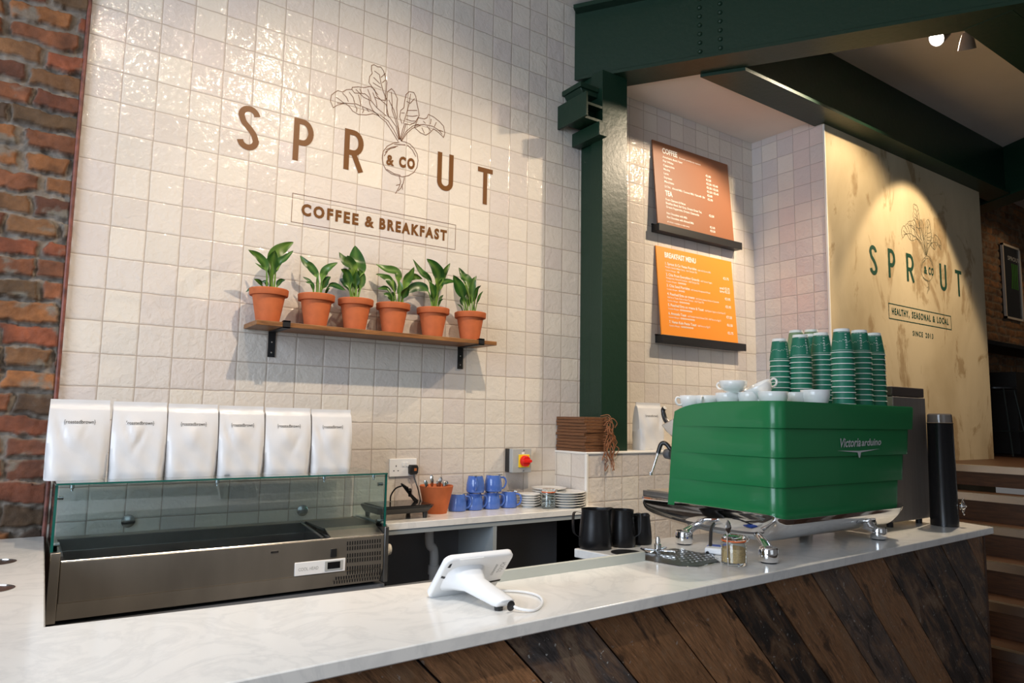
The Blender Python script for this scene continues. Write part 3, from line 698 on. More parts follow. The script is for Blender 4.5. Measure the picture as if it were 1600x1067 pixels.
# ================================================================== SHELF + PLANTS
sh = thing('wooden_shelf', 'long oak plank shelf on black brackets under the brown sign', 'shelf', (1.22, 0, 1.765))
part('plank', MB().box(.644, 1.806, -.2, -.004, 1.745, 1.765), m_shelf, sh, True, bevel=.002)
for x in (.750, 1.699):
    b_ = part('bracket', MB().box(x, x+.030, -.006, -.0005, 1.633, 1.745).box(x, x+.030, -.207, -.0005, 1.7405, 1.745).box(x, x+.030, -.207, -.2015, 1.7405, 1.772).box(x, x+.030, -.207, -.185, 1.7655, 1.770), m_black, sh, True)
    for z in (1.653, 1.699):
        part('screw', MB().lathe([(.0045, 0), (.004, .002), (.001, .003)], (x+.015, -.006, z), 10, axis=(0, -1, 0)), m_chromer, b_, True)
POTPROF = [(.046, 0), (.0655, .112), (.0655, .113), (.0765, .114), (.078, .117), (.0795, .139), (.0775, .142), (.0715, .141), (.070, .125), (.001, .125)]
def leaf(mb, pts, wd, tw, col, C):
    P = [Vector(p) for p in catmull(pts, 7)]; n = len(P); rows = []
    L = sum((P[i+1]-P[i]).length for i in range(n-1))
    acc = 0
    for i, p in enumerate(P):
        if i: acc += (P[i]-P[i-1]).length
        t = acc/L; a = P[max(i-1, 0)]; b_ = P[min(i+1, n-1)]; tg = (b_-a).normalized()
        view = Vector((.35*math.sin(tw), -1, .35*math.cos(tw))).normalized()
        side = tg.cross(view)
        if side.length < .05: side = Vector((1, 0, 0))
        side.normalize(); nrm = side.cross(tg).normalized()
        s0 = .42
        if t < s0: ww = .0025+.0015*(1-t)
        else:
            u = (t-s0)/(1-s0); ww = wd/2*max(0.02, (math.sin(PI*min(1, u**.8))**.75 if u < 1 else 0))
            if u < .12: ww = max(ww*.8, .0025)
        fold = .22*ww+.05*wd*math.sin(tw*3+t*9)*(1 if t > s0 else 0)
        rows.append([p+side*ww*k+nrm*(fold*abs(k)**1.3+.10*ww*math.sin(t*15+k*2+tw)) for k in (-1, -.55, 0, .55, 1)])
    o = len(mb.v); mb.v += [tuple(q) for r in rows for q in r]
    for i in range(n-1):
        for k in range(4): mb.f.append((o+i*5+k, o+i*5+k+1, o+(i+1)*5+k+1, o+(i+1)*5+k))
    C += [max(col, .75 if i < n*.33 else col)*1.0 if k != 2 else min(1, col+.28) for i in range(n) for k in range(5)]
PL = [
 (6.67, (380, 370), [([(300,520),(290,330),(320,190),(430,105),(522,55)],125,.25), ([(255,525),(240,330),(170,215),(55,135)],80,.12), ([(325,520),(350,300),(430,225),(522,145)],70,.05), ([(295,500),(265,370),(200,320),(122,270)],38,.1), ([(245,525),(180,480),(113,438)],42,.02), ([(330,528),(375,470),(440,448)],48,0), ([(285,530),(110,535),(25,575)],30,0), ([(303,525),(303,400),(303,250)],34,.3), ([(300,460),(300,300),(330,140)],150,.02), ([(250,530),(240,480),(190,465)],40,.0)]),
 (6.67, (380, 370), [([(778,582),(780,440),(710,320),(655,275),(592,195)],80,.08), ([(800,582),(830,400),(890,320),(985,270)],80,.15), ([(800,575),(850,470),(912,415)],80,.0), ([(745,575),(705,480),(620,415)],35,0), ([(830,582),(910,500),(1070,557)],55,0), ([(745,582),(720,500),(650,468)],40,0), ([(765,582),(770,500),(765,420)],25,.4), ([(840,585),(870,560),(905,535)],35,0)]),
 (6.67, (380, 370), [([(1172,600),(1190,380),(1180,250),(1165,92)],190,.03), ([(1150,600),(1130,330),(1050,250),(1003,160)],150,.02), ([(1165,600),(1180,480),(1180,340)],140,0), ([(1140,590),(1090,500),(1005,438)],95,0), ([(1140,590),(1080,400),(1020,335)],100,0), ([(1190,590),(1240,440),(1205,335)],80,.1), ([(1190,610),(1205,560),(1225,515)],28,0), ([(1165,600),(1150,610),(1160,650)],60,.5), ([(1155,590),(1160,480),(1110,300)],120,0)]),
 (5.62, (580, 370), [([(240,577),(240,400),(225,310),(130,285),(38,238)],88,.15), ([(230,577),(180,400),(110,350),(40,328)],60,.05), ([(262,577),(300,400),(345,330),(380,265)],90,.12), ([(265,577),(310,400),(370,350),(448,368)],70,.2), ([(200,570),(160,525),(108,498)],50,0), ([(220,570),(150,465),(55,455)],46,0), ([(230,570),(190,440),(110,330)],95,0), ([(270,577),(285,510),(330,440)],80,0), ([(250,577),(255,450),(250,390)],60,.2), ([(225,577),(195,570),(190,480)],50,0)]),
 (5.62, (580, 370), [([(540,612),(515,400),(440,310),(366,195)],75,.05), ([(550,612),(590,380),(560,275),(490,193)],125,.0), ([(560,612),(620,370),(650,300),(692,232)],70,.15), ([(540,600),(500,480),(400,440),(280,500)],95,0), ([(545,600),(545,500),(510,395)],90,0), ([(560,612),(600,430),(660,390),(745,395)],60,0), ([(570,612),(600,550),(635,510)],36,0), ([(575,612),(600,570),(632,545)],26,0), ([(550,612),(580,450),(590,360)],60,.1)]),
 (5.62, (580, 370), [([(870,650),(850,420),(800,340),(768,270)],120,.0), ([(855,650),(790,480),(720,335)],110,0), ([(885,650),(890,430),(925,340)],70,.1), ([(860,650),(850,520),(840,450)],140,0), ([(890,650),(920,480),(965,425)],55,0), ([(895,650),(940,540),(982,475)],35,.0), ([(830,652),(805,560),(830,520)],70,0), ([(815,655),(790,620),(755,590)],18,0), ([(905,655),(905,600),(920,480)],18,0)]),
]
PC = [(.711, 'leftmost on the oak shelf, broad two-tone leaf', 0), (.915, 'second from the left on the oak shelf', 0), (1.096, 'third from the left, tall round leaf', 0),
      (1.280, 'fourth from the left on the oak shelf', 0), (1.490, 'fifth from the left on the oak shelf', 0), (1.700, 'rightmost on the oak shelf', 0)]
pot_me = soil_me = None
for (sc, org, lv), (x, lab, _) in zip(PL, PC):
    y0 = -.115; z0 = 1.765
    th = thing('potted_plant', 'green leafy plant in a terracotta pot, '+lab, 'potted plant', (x, y0, z0), group='potted plants on the oak shelf')
    if pot_me is None:
        p_ = part('pot', MB().lathe(POTPROF[:-1], seg=48, cap=True), m_terra, th); pot_me = p_.data
        s_ = part('soil', MB().lathe([(.0705, .124), (.068, .129), (.001, .131)], seg=32), m_soil, th); soil_me = s_.data
    else:
        for nm, me in (('pot', pot_me), ('soil', soil_me)):
            o = bpy.data.objects.new(nm, me); COL.objects.link(o); o.parent = th
    mb = MB(); C = []
    for i, (pts, wd, col) in enumerate(lv):
        q = []; n = len(pts); dy = (.035 if i % 3 == 0 else (-.045 if i % 3 == 1 else -.01))
        for j, (a, b_) in enumerate(pts):
            yy = y0+dy*(j/(n-1))+random.uniform(-.008, .008)
            v = at(org[0]+a/sc, org[1]+b_/sc, 1, yy)
            if j == 0: v = np.array([max(x-.05, min(x+.05, v[0])), y0+random.uniform(-.01, .01), z0+.124])
            q.append((v[0]-x, v[1]-y0, v[2]-z0))
        leaf(mb, q, wd/sc*.00272*1.05, i*1.3+x*5, col, C)
    o = part('foliage', mb, m_leaf, th, smooth=60, recalc=False)
    ca = o.data.color_attributes.new('Col', 'FLOAT_COLOR', 'POINT')
    ca.data.foreach_set('color', [c for k in C for c in (k, k, k, 1)])

# ================================================================== BACK COUNTER
BCX0, BCX1, BCY = 1.185, 2.395, -.335
bc = part('worktop', MB().box(BCX0, BCX1, BCY, -.001, .912, .94), m_quartz, loc=(1.8, -.17, .94), bevel=.002)
tag(bc, 'pale stone worktop of the back counter under the tiled sign wall', 'worktop')
cab = thing('open_cabinet', 'grey open-fronted cabinet under the back worktop', 'cabinet', (1.8, -.17, 0))
part('back_panel', MB().box(BCX0, BCX1-.02, -.02, -.002, 0, .91), m_greyd, cab, True)
part('divider', MB().box(1.72, 1.74, -.33, -.02, 0, .895), m_grey, cab, True)
part('side_panel', MB().box(2.34, 2.36, -.33, -.02, 0, .895), m_grey, cab, True)
part('top_rail', MB().box(BCX0, 2.36, -.331, -.31, .892, .911), m_grey, cab, True)
part('bottom_panel', MB().box(BCX0, 2.34, -.33, -.02, .10, .12), m_greyd, cab, True)
tag(part('waste_pipe', MB().tube(catmull([(1.50, -.12, .89), (1.505, -.12, .80), (1.53, -.12, .76), (1.53, -.12, .62)], 6), .021, 14).tube([(1.53, -.12, .70), (1.53, -.12, .66)], .026, 14), m_pipe, loc=(1.53, -.12, .62)), 'white plastic waste pipe hanging inside the grey cabinet', 'pipe')
tag(part('waste_pipe', MB().tube(catmull([(1.44, -.13, .52), (1.36, -.14, .58), (1.33, -.15, .55), (1.32, -.15, .42)], 6), .022, 14), m_pipe, loc=(1.35, -.14, .42)), 'bent white pipe elbow low in the cabinet behind the tablet', 'pipe')

# double socket with plug
sk = thing('double_socket', 'white double wall socket on the tiles above the black hotplate', 'socket', (1.411, 0, 1.145))
part('face_plate', MB().box(1.340, 1.483, -.009, -.0005, 1.103, 1.187), m_plastw, sk, True, bevel=.002)
part('switch', MB().box(1.407, 1.418, -.0125, -.009, 1.150, 1.170), m_plastw, sk, True, bevel=.001)
part('switch', MB().box(1.424, 1.435, -.0125, -.009, 1.150, 1.170), m_plastw, sk, True, bevel=.001)
for a, b_, w_, h_ in ((1.374, 1.153, .004, .008), (1.363, 1.131, .0065, .004), (1.385, 1.131, .0065, .004)):
    part('pin_hole', MB().box(a-w_/2, a+w_/2, -.0094, -.009, b_-h_/2, b_+h_/2), m_black, sk, True)
pg = thing('plug', 'black three-pin plug with a brown fuse window in the double socket', 'plug', (1.459, -.009, 1.135))
part('body', MB().loft([[(1.459+a*k, -.0095-dy, 1.135+b_*k) for a, b_ in [(-.021, -.018), (-.012, -.024), (.012, -.024), (.021, -.018), (.023, .012), (.017, .023), (-.017, .023), (-.023, .012)]] for k, dy in ((1, 0), (1, .012), (.92, .024), (.8, .028))]), m_blackp, pg, True, smooth=50)
part('fuse_cover', MB().box(1.455, 1.468, -.0385, -.037, 1.130, 1.143), M('brown_fuse_cover', (.45, .14, .04), .5), pg, True)
part('power_cord', MB().tube(catmull([(1.459, -.028, 1.112), (1.460, -.034, 1.095), (1.466, -.06, 1.05), (1.455, -.10, 1.02), (1.44, -.14, 1.00)], 8), .0035, 8), m_blackp, pg, True)
# rotary isolator
isx0, isx1 = 2.003, 2.125
iso = thing('rotary_isolator', 'grey rotary isolator with a red handle on yellow, on the tiles above the cups', 'switch', (2.064, 0, 1.168))
part('rear_housing', MB().box(isx0, isx1, -.040, -.0005, 1.109, 1.229), m_blackp, iso, True, bevel=.002)
part('front_cover', MB().box(isx0, isx1, -.070, -.040, 1.107, 1.231), m_pgrey, iso, True, bevel=.003)
part('yellow_plate', MB().box(2.040, 2.108, -.078, -.070, 1.134, 1.200), m_yellow, iso, True, bevel=.002)
part('knob', MB().lathe([(.029, 0), (.029, .012), (.025, .022), (.001, .022)], (2.074, -.078, 1.167), 30, axis=(0, -1, 0)).box(2.074, 2.108, -.100, -.088, 1.161, 1.173).box(2.050, 2.10, -.108, -.098, 1.160, 1.174), m_red, iso, True, bevel=.001)
for z in (1.116, 1.222): part('screw', MB().lathe([(.0035, 0), (.0035, .0015), (.001, .0015)], (2.075, -.070, z), 10, axis=(0, -1, 0)), m_steeld, iso, True)
part('label_plate', MB().box(2.062, 2.078, -.0712, -.070, 1.202, 1.212), m_plastw, iso, True)

# hotplate
hb = thing('hotplate', 'black electric hotplate on low feet at the left of the back worktop', 'hotplate', (1.31, -.17, .94))
part('body', MB().loft([[(1.31+a, -.17+b_, z) for a, b_ in pl] for z, pl in ((.965, [(-.10, -.085), (.10, -.085), (.12, -.06), (.12, .08), (.10, .10), (-.10, .10), (-.12, .08), (-.12, -.06)]), (.990, [(-.12, -.11), (.115, -.11), (.145, -.07), (.145, .09), (.115, .115), (-.12, .115), (-.135, .09), (-.135, -.09)]), (.997, [(-.12, -.11), (.115, -.11), (.145, -.07), (.145, .09), (.115, .115), (-.12, .115), (-.135, .09), (-.135, -.09)]))]), m_blackp, hb, True, smooth=30, bevel=.002)
part('glass_plate', MB().box(1.195, 1.425, -.27, -.07, .997, 1.001), m_blackg, hb, True, bevel=.002)
for a, b_ in ((-.10, -.075), (.10, -.075), (.10, .09), (-.10, .09)): part('foot', MB().lathe([(.009, .940), (.013, .966)], (1.31+a, -.17+b_, 0), 12), m_blackp, hb, True)
mb = MB()
for k in range(5):
    mb.tube([(1.335+.006*k, -.15-.003*k, 1.085-.004*k), (1.36+.006*k, -.15, 1.055-.005*k), (1.405+.004*k, -.15, 1.003)], .0042, 8)
mb.tube(catmull([(1.34, -.15, 1.075), (1.318, -.13, 1.062), (1.305, -.11, 1.03), (1.307, -.10, 1.003)], 6), .0035, 8)
mb.tube([(1.372, -.165, 1.058), (1.385, -.14, 1.028)], .008, 8)
tag(part('coiled_cable', mb, m_blackp, loc=(1.37, -.15, 1.001)), 'black power cable folded in a tied bundle lying on the hotplate', 'cable')

# cutlery pot
cp = thing('terracotta_pot', 'terracotta pot of cutlery standing beside the hotplate on the back worktop', 'pot', (1.53, -.125, .94))
part('pot', MB().lathe([(.052, 0), (.080, .125), (.078, .128), (.074, .124), (.047, .012), (.001, .012)], seg=44), m_terra, cp)
def cutlery(x, y, dx, dy, L, kind, lab):
    d = Vector((dx, dy, 1)).normalized(); b0 = Vector((x, y, .955)); e = b0+d*L
    mb = MB(); mb.tube([b0, b0+d*L*.7], .0022, 6)
    mb.tube([b0+d*L*.68, b0+d*L*.80, b0+d*L*.93, e], [.003, .0075, .009, .004], 8)
    tag(part(kind, mb, m_chromer, loc=tuple(b0)), lab, 'cutlery', 'cutlery standing in the terracotta pot')
ci = [('tilted furthest left over the rim', -.035, -.35), ('upright near the left rim', -.028, -.10), ('tallest, left of centre', -.012, -.02), ('just behind the tallest one', -.005, .04), ('leaning right from the left cluster', .0, .10), ('low in the middle of the pot', .012, .05), ('short, at the right side of the pot', .026, .10), ('against the right rim', .036, .16)]
for k, (lb, dx, sl) in enumerate(ci):
    cutlery(1.53+dx*.8, -.13+.02*((k % 3)-1), sl, random.uniform(-.15, .1), [.150, .152, .160, .155, .15, .135, .132, .134][k], 'spoon' if k % 2 else 'teaspoon', 'steel cutlery handle '+lb+' in the terracotta pot')

# blue cups
def bluecup():
    t = thing('blue_cup', '', 'cup', (0, 0, 0), group='blue teapot cups on the back worktop')
    part('body', MB().lathe([(.030, 0), (.042, .002), (.045, .012), (.043, .045), (.036, .076), (.034, .080), (.031, .078), (.033, .070), (.040, .04), (.040, .010), (.001, .008)], seg=40), m_blue, t, smooth=60)
    part('handle', MB().tube(catmull([(.034, 0, .070), (.058, 0, .066), (.066, 0, .045), (.058, 0, .022), (.042, 0, .012)], 6), .0045, 8), m_blue, t)
    part('steel_lid', MB().lathe([(.033, .078), (.0345, .081), (.030, .084), (.001, .085)], seg=32).box(.026, .046, -.006, .006, .080, .084), m_chromer, t)
    return t
bq = [(1.656, -.11, -.5, .94, 'bottom row, leftmost, next to the cutlery pot'), (1.750, -.109, -.4, .94, 'bottom row, second from left'), (1.850, -.112, -.4, .94, 'bottom row, third from left'), (1.955, -.11, -.9, .94, 'bottom row, rightmost, next to the saucers'),
      (1.746, -.125, -2.1, 1.025, 'left one of the two on top'), (1.850, -.125, -.35, 1.025, 'right one of the two on top')]
b0 = bluecup()
for k, (x, y, rz, z, lb) in enumerate(bq):
    o = b0 if k == 0 else dup(b0, (0, 0, 0))
    o.location = (x, y, z); o.rotation_euler = (0, 0, rz); o['label'] = 'small blue ceramic cup with steel lid, '+lb

# plates
def plate(r): return MB().lathe([(r*.55, 0), (r*.60, .004), (r*.97, .0125), (r, .0155), (r*.985, .0165), (r*.62, .008), (.001, .007)], seg=48)
def stack(n, x, y, r, cat, lab, grp, pitch=.0125, nm='plate'):
    me = None
    for k in range(n):
        if me is None: o = part(nm, plate(r), m_china); me = o.data
        else: o = bpy.data.objects.new(nm, me); COL.objects.link(o)
        o.location = (x+random.uniform(-.001, .001), y+random.uniform(-.001, .001), .94+k*pitch)
        pos = 'lowest' if k == 0 else ('topmost' if k == n-1 else ['', 'second from bottom', 'third from bottom', 'fourth from bottom', 'fifth from bottom', 'sixth from bottom'][k])
        tag(o, lab % pos, cat, grp)
stack(5, 2.066, -.13, .060, 'saucer', 'small white saucer, %s of the left stack between blue cups and jar', 'saucers stacked on the back worktop', nm='saucer')
stack(6, 2.240, -.215, .103, 'plate', 'white side plate, %s of the right stack in front of the low wall', 'side plates in the right stack')
stack(6, 2.215, -.108, .092, 'plate', 'white plate, %s of the rear stack behind the clip jar', 'plates in the rear stack', pitch=.0145)

def clipjar(name, label, loc, r, h, fill, rz, cat='jar'):
    t = thing(name, label, cat, loc, rz)
    part('glass', MB().lathe([(r*.90, 0), (r, .006), (r, h*.68), (r*.86, h*.76), (r*.86, h*.80), (r*.80, h*.80), (r*.80, h*.76), (r*.94, h*.66), (r*.94, .010), (.001, .009)], seg=40), m_glass, t, smooth=50)
    part('rubber_seal', MB().lathe([(r*.86, h*.80), (r*.97, h*.80), (r*.97, h*.84), (r*.86, h*.84)], seg=40, cap=False), m_orange, t)
    part('lid', MB().lathe([(r*.93, h*.845), (r*.95, h*.88), (r*.88, h*.92), (r*.80, h*.985), (r*.5, h), (.001, h*1.0)], seg=40), m_glass, t, smooth=50)
    part('wire_clip', MB().tube([(r*.9*math.cos(2*PI*k/24), r*.9*math.sin(2*PI*k/24), h*.775) for k in range(24)], .0014, 6, True).tube(catmull([(r*.9, .012, h*.77), (r*1.15, .012, h*.80), (r*1.28, .010, h*.90), (r*1.10, .009, h*.93), (r*1.2, 0, h*.72), (r*1.10, -.009, h*.93), (r*1.28, -.010, h*.90), (r*1.15, -.012, h*.80), (r*.9, -.012, h*.77)], 5), .0014, 6), m_chrome, t)
    if fill: part('contents', MB().lathe([(r*.925, .0105), (r*.925, h*fill), (.001, h*(fill+.02))], seg=36), m_sugar, t)
    return t
clipjar('clip_top_jar', 'small empty glass clip-top jar with an orange seal between the two plate stacks', (2.112, -.235, .94), .036, .100, 0, -.2)

# boards on the low wall
bth = .0168; me = None
for k in range(11):
    o = part('menu_clipboard', MB().box(-.078, .078, -.122, .122, 0, bth-.0012), m_board, bevel=.0015)
    o.location = (2.418+random.uniform(-.004, .004), -.130+random.uniform(-.004, .004), BZ+k*bth); o.rotation_euler = (random.uniform(0, .0), 0, random.uniform(-.03, .03))
    pos = 'lowest' if k == 0 else ('topmost' if k == 10 else ['', 'second from the bottom', 'third from the bottom', 'fourth from the bottom', 'fifth from the bottom', 'sixth, in the middle', 'fifth from the top', 'fourth from the top', 'third from the top', 'second from the top'][k])
    tag(o, 'dark wooden menu board, %s of the stack on the low tiled wall' % pos, 'wooden board', 'wooden boards stacked on the low wall')
random.seed(11); mb = MB(); bx, by = 2.50, -.265
for k in range(15):
    z = BZ+.19-.012*k*.9; x = bx+random.uniform(-.025, .012)
    pts = [(x-.03, by+.03, z), (x, by-.006, z+.004)]
    zz = z; xx = x
    for j in range(random.randint(3, 5)):
        zz -= random.uniform(.02, .055); xx += random.uniform(-.022, .026); pts.append((xx, by-random.uniform(.008, .03), max(zz, BZ-.10)))
    if k % 3 == 0: pts.append((xx+.015, by-.02, max(zz, BZ-.10)+.03))
    mb.tube(catmull(pts, 6), .0024, 6)
for k in range(7):
    x = bx+random.uniform(-.03, .02); z = BZ+random.uniform(.0, .18)
    mb.tube(catmull([(x-.03, by-.004, z), (x-.01, by-.016, z+.02), (x+.02, by-.02, z-.005), (x+.01, by-.014, z-.03)], 6), .0028, 6)
tag(part('leather_cords', mb, m_leather, loc=(2.5, -.27, BZ)), 'tangle of tan leather cords hanging from the stacked wooden boards', 'cord')

# ================================================================== COFFEE BAGS
def bagmesh(w_, d_, h_, seed):
    rs = np.random.RandomState(seed); nz, nf = 30, 18
    ph = rs.rand(6)*6
    def crossz(t):
        dd = d_*(1-t**2.2)*(1 if t > .06 else .9+t*1.6)+.004
        ww = w_*(1+.02*math.sin(t*3))*(1-.015*t)
        return ww, dd
    def yf(u, t):      # front surface offset (negative y)
        ww, dd = crossz(t); e = abs(u)
        b_ = dd/2*(1-max(0, (e-.72)/.28)**2*.55*(1-t))
        b_ += .010*math.exp(-((u+.15+.1*math.sin(ph[0]))**2)/.12-((t-.55)**2)/.03)*(t < .97)
        b_ -= (.005+.004*math.sin(ph[4]))*math.exp(-((u-.25-.25*math.sin(ph[2])-(t-.5)*1.1)**2)/.008)*math.exp(-((t-.52-.1*math.sin(ph[3]))**2)/.02)
        b_ -= (.005+.004*math.sin(ph[5]))*math.exp(-((u+.45+.15*math.sin(ph[3])+(t-.6)*.9)**2)/.006)*math.exp(-((t-.6)**2)/.03)
        b_ += .0030*math.sin(u*7+ph[1]+t*9)*math.sin(t*11+ph[2])*(1-t)
        if t > .93: b_ = .0022+.001*math.sin(u*5+ph[3])
        return -b_
    loops = []
    for i in range(nz+1):
        t = i/nz; ww, dd = crossz(t); l = []
        for j in range(nf+1): u = -1+2*j/nf; l.append((u*ww/2, yf(u, t), t*h_))
        for s in (.5,): l.append((ww/2*(1-.10*(1-t)*(1 if t < .9 else 0))-.004*(t < .9), 0, t*h_))
        for j in range(nf+1): u = 1-2*j/nf; l.append((u*ww/2, -yf(-u, t)*.9, t*h_))
        l.append((-ww/2*(1-.10*(1-t)*(1 if t < .9 else 0))+.004*(t < .9), 0, t*h_)); loops.append(l)
    return MB().loft(loops), yf, crossz
def coffee_bag(loc, w_, d_, h_, seed, label, rz, group, print_=True):
    t = thing('coffee_bag', label, 'coffee bag', loc, rz, group)
    mb, yf, cr = bagmesh(w_, d_, h_, seed)
    part('pouch', mb, m_foil, t, smooth=70)
    if print_:
        tb = MB()
        text(tb, '{roastedbrown}', (0, 0, 0), (1, 0, 0), (0, 0, 1), .0125, w_*.52, .0, align='c', warp=lambda a, b_: (a+.0*w_, yf(a/(w_/2), (.70*h_+b_)/h_)-.0022, .70*h_+b_))
        part('printed_name', tb, m_inkb, t, smooth=0, recalc=False)
    return t
GZ = 1.148
bl = ['leftmost, against the brick wall', 'second from the left', 'third from the left', 'fourth from the left', 'fifth from the left', 'rightmost of the row']
be = [(67.8, 163.3), (168, 253), (255, 333.5), (335.5, 406), (409, 479), (481, 543.5)]
for k, (a, b_) in enumerate(be):
    yb = -.235; p0 = at(a, 748, 1, yb); p1_ = at(b_, 748, 1, yb); xm = (p0[0]+p1_[0])/2; ww = (p1_[0]-p0[0])*1.0
    coffee_bag((xm, yb, GZ+.006), ww, .085, .272-.003*k, 30+k, 'white foil coffee bag standing on the glass shelf, '+bl[k], [.02, -.02, .01, .03, -.02, .02][k], 'coffee bags on the glass shelf')
coffee_bag((2.93, -.13, BZ), .20, .10, .275, 50, 'white coffee bag standing on the low wall ledge behind the coffee machine', 0, None)

# ================================================================== REFRIGERATED TOPPING UNIT
UX0, UX1, UYF, UYB = .006, 1.176, -.375, -.012
u = thing('refrigerated_topping_unit', 'long stainless refrigerated topping unit with glass cover under the coffee bags', 'refrigerated display', (.58, -.2, .71))
uz0, uz1 = .715, .905
part('front_panel', MB().box(UX0+.03, UX1-.02, UYF, UYF+.012, .775, uz1), m_steel, u, True, bevel=.003)
part('lower_panel', MB().prism([(UYF, .775), (UYF+.012, .775), (UYF+.045, uz0), (UYF+.033, uz0)], 0, UX0+.03, UX1-.02), m_steel, u, True)
part('end_panel', MB().box(UX0, UX0+.028, UYF-.002, UYB, uz0, .935), m_steel, u, True, bevel=.002)
part('end_panel', MB().box(UX1-.018, UX1, UYF-.002, UYB, uz0, .935), m_steeld, u, True, bevel=.002)
WXR = .93
part('well', MB().box(UX0+.03, WXR, UYF+.014, UYB-.03, .76, .766).box(UX0+.03, WXR, UYB-.06, UYB-.05, .76, .93).box(UX0+.03, UX0+.036, UYF+.014, UYB-.05, .76, .92).box(WXR-.006, WXR, UYF+.014, UYB-.05, .76, .915).box(UX0+.03, WXR, UYF+.013, UYF+.018, .76, uz1-.002), m_steeld, u, True)
part('rear_ledge', MB().box(UX0+.028, UX1-.018, UYB-.052, UYB, .924, .932), m_steel, u, True)
part('front_rim', MB().tube([(UX0+.03, UYF+.004, uz1), (UX1-.02, UYF+.004, uz1)], .0035, 8), m_chromer, u, True)
part('sloping_cover', MB().prism([(UYF, uz1), (UYF+.09, .935), (UYF+.09, .93), (UYF+.004, uz1-.006)], 0, WXR+.005, UX1-.022), m_steel, u, True)
part('top_cover', MB().box(WXR, UX1-.018, UYF+.09, UYB-.05, .926, .934), m_steeld, u, True)
part('cross_bar', MB().tube([(WXR-.02, UYF+.03, .905), (WXR-.02, UYB-.06, .93)], .005, 8), m_chromer, u, True)
a = at(538, 850, 1, UYF)
mb = MB()
for r, zz in enumerate((849, 857, 868, 876, 888, 895)):
    for c in range(14):
        p = at(543+c*3.9, zz-c*.33, 1, UYF); mb.box(p[0]-.0024, p[0]+.0024, UYF-.0012, UYF-.0002, p[2]-.0075, p[2]+.0075)
for r in range(2):
    for c in range(18):
        p = at(524+c*4.0-r*2, 903+r*7-c*.45, 1, UYF+.02); mb.box(p[0]-.0022, p[0]+.0022, UYF+.010+r*.006, UYF+.012+r*.006, p[2]-.0055, p[2]+.0055)
part('ventilation_slots', mb, m_black, u, True)
c0, c1 = at(460, 888, 1, UYF), at(539, 884, 1, UYF)
zc = (c0[2]+c1[2])/2
cpn = part('control_panel', MB().box(c0[0], c1[0], UYF-.004, UYF-.0002, zc-.024, zc+.026), m_plastw, u, True, bevel=.004)
d0, d1 = at(507, 884, 1, UYF), at(535, 883, 1, UYF)
part('display', MB().box(d0[0], d1[0], UYF-.006, UYF-.004, zc-.016, zc+.020), m_pgrey, cpn, True)
part('screen', MB().box(d0[0]+.010, d1[0]-.012, UYF-.0072, UYF-.006, zc-.009, zc+.016), m_blackg, cpn, True)
tb = MB(); text(tb, 'COOL HEAD', (c0[0]+.014, UYF-.0046, zc-.006), (1, 0, 0), (0, 0, 1), .012, .078, 0); part('printed_name', tb, m_pgrey, cpn, True, smooth=0, recalc=False)
e0 = at(521, 863, 1, UYF); part('power_switch', MB().box(e0[0]-.012, e0[0]+.012, UYF-.006, UYF-.0002, e0[2]-.017, e0[2]+.015), m_blackp, u, True, bevel=.001)
e1 = at(429, 862, 1, UYF); part('badge', MB().box(e1[0]-.014, e1[0]+.014, UYF-.002, UYF-.0002, e1[2]-.004, e1[2]+.003), m_chromer, u, True)
s_ = part('side_socket', MB().lathe([(.033, 0), (.033, .010), (.022, .018), (.022, .028), (.001, .028)], (UX1, -.33, .835), 24, axis=(1, 0, 0)), M('cream_plastic', (.62, .58, .50), .5), u, True)
part('side_cable', MB().tube(catmull([(UX1+.02, -.33, .80), (UX1+.012, -.335, .77), (UX1+.02, -.33, .73), (UX1+.01, -.32, .60)], 6), .005, 8), m_blackp, u, True)
# glass cover
GX0, GX1 = .006, 1.160; gy = UYF+.006
gc = thing('glass_food_guard', 'three-sided glass cover with a green-edged top shelf on the topping unit', 'glass cover', (.58, -.2, .935))
part('top_pane', MB().box(GX0, GX1, UYF-.004, UYB-.02, GZ, GZ+.006), m_glassg, gc, True)
part('front_pane', MB().box(GX0+.01, GX1-.01, gy, gy+.005, .937, GZ-.002), m_glassg, gc, True)
part('side_pane', MB().box(GX0, GX0+.005, gy+.006, UYB-.02, .937, GZ-.002), m_glassg, gc, True)
part('side_pane', MB().box(GX1-.005, GX1, gy+.006, UYB-.02, .937, GZ-.002), m_glassg, gc, True)
part('pane_edge', MB().box(GX0, GX1, UYF-.0055, UYF-.004, GZ, GZ+.006).box(GX0-.002, GX0+.006, gy-.003, gy+.0005, .937, GZ-.001).box(GX1-.006, GX1+.002, gy-.003, gy+.0005, .937, GZ-.001).box(GX0-.003, GX0-.0005, gy-.003, UYB-.02, GZ-.006, GZ), m_edge, gc, True)
for x in (GX0+.045, .50, .90, GX1-.05):
    part('glass_clamp', MB().lathe([(.007, 0), (.007, .012), (.004, .016), (.004, .022), (.001, .022)], (x, gy+.02, GZ-.001), 14, axis=(0, 0, -1)), m_chromer, gc, True)
for x, s in ((GX0+.012, 1), (GX1-.012, -1)):
    for z in (.955, 1.105):
        part('side_clamp', MB().lathe([(.008, -.012), (.008, .012), (.001, .012)], (x, gy+.035, z), 14, axis=(1, 0, 0)).box(x-.006, x+.006, gy+.02, gy+.05, .935, .945), m_chromer, gc, True)
for x in (.262, .935):
    tag(part('pipe_bracket', MB().lathe([(.024, 0), (.024, .008), (.012, .012), (.001, .012)], (x, -.0005, .972), 24, axis=(0, -1, 0)), m_chromer, loc=(x, 0, .972)), 'round chrome fixing disc on the tiles seen through the glass, %s' % ('left' if x < .5 else 'right'), 'wall fixing', 'round chrome wall fixings')
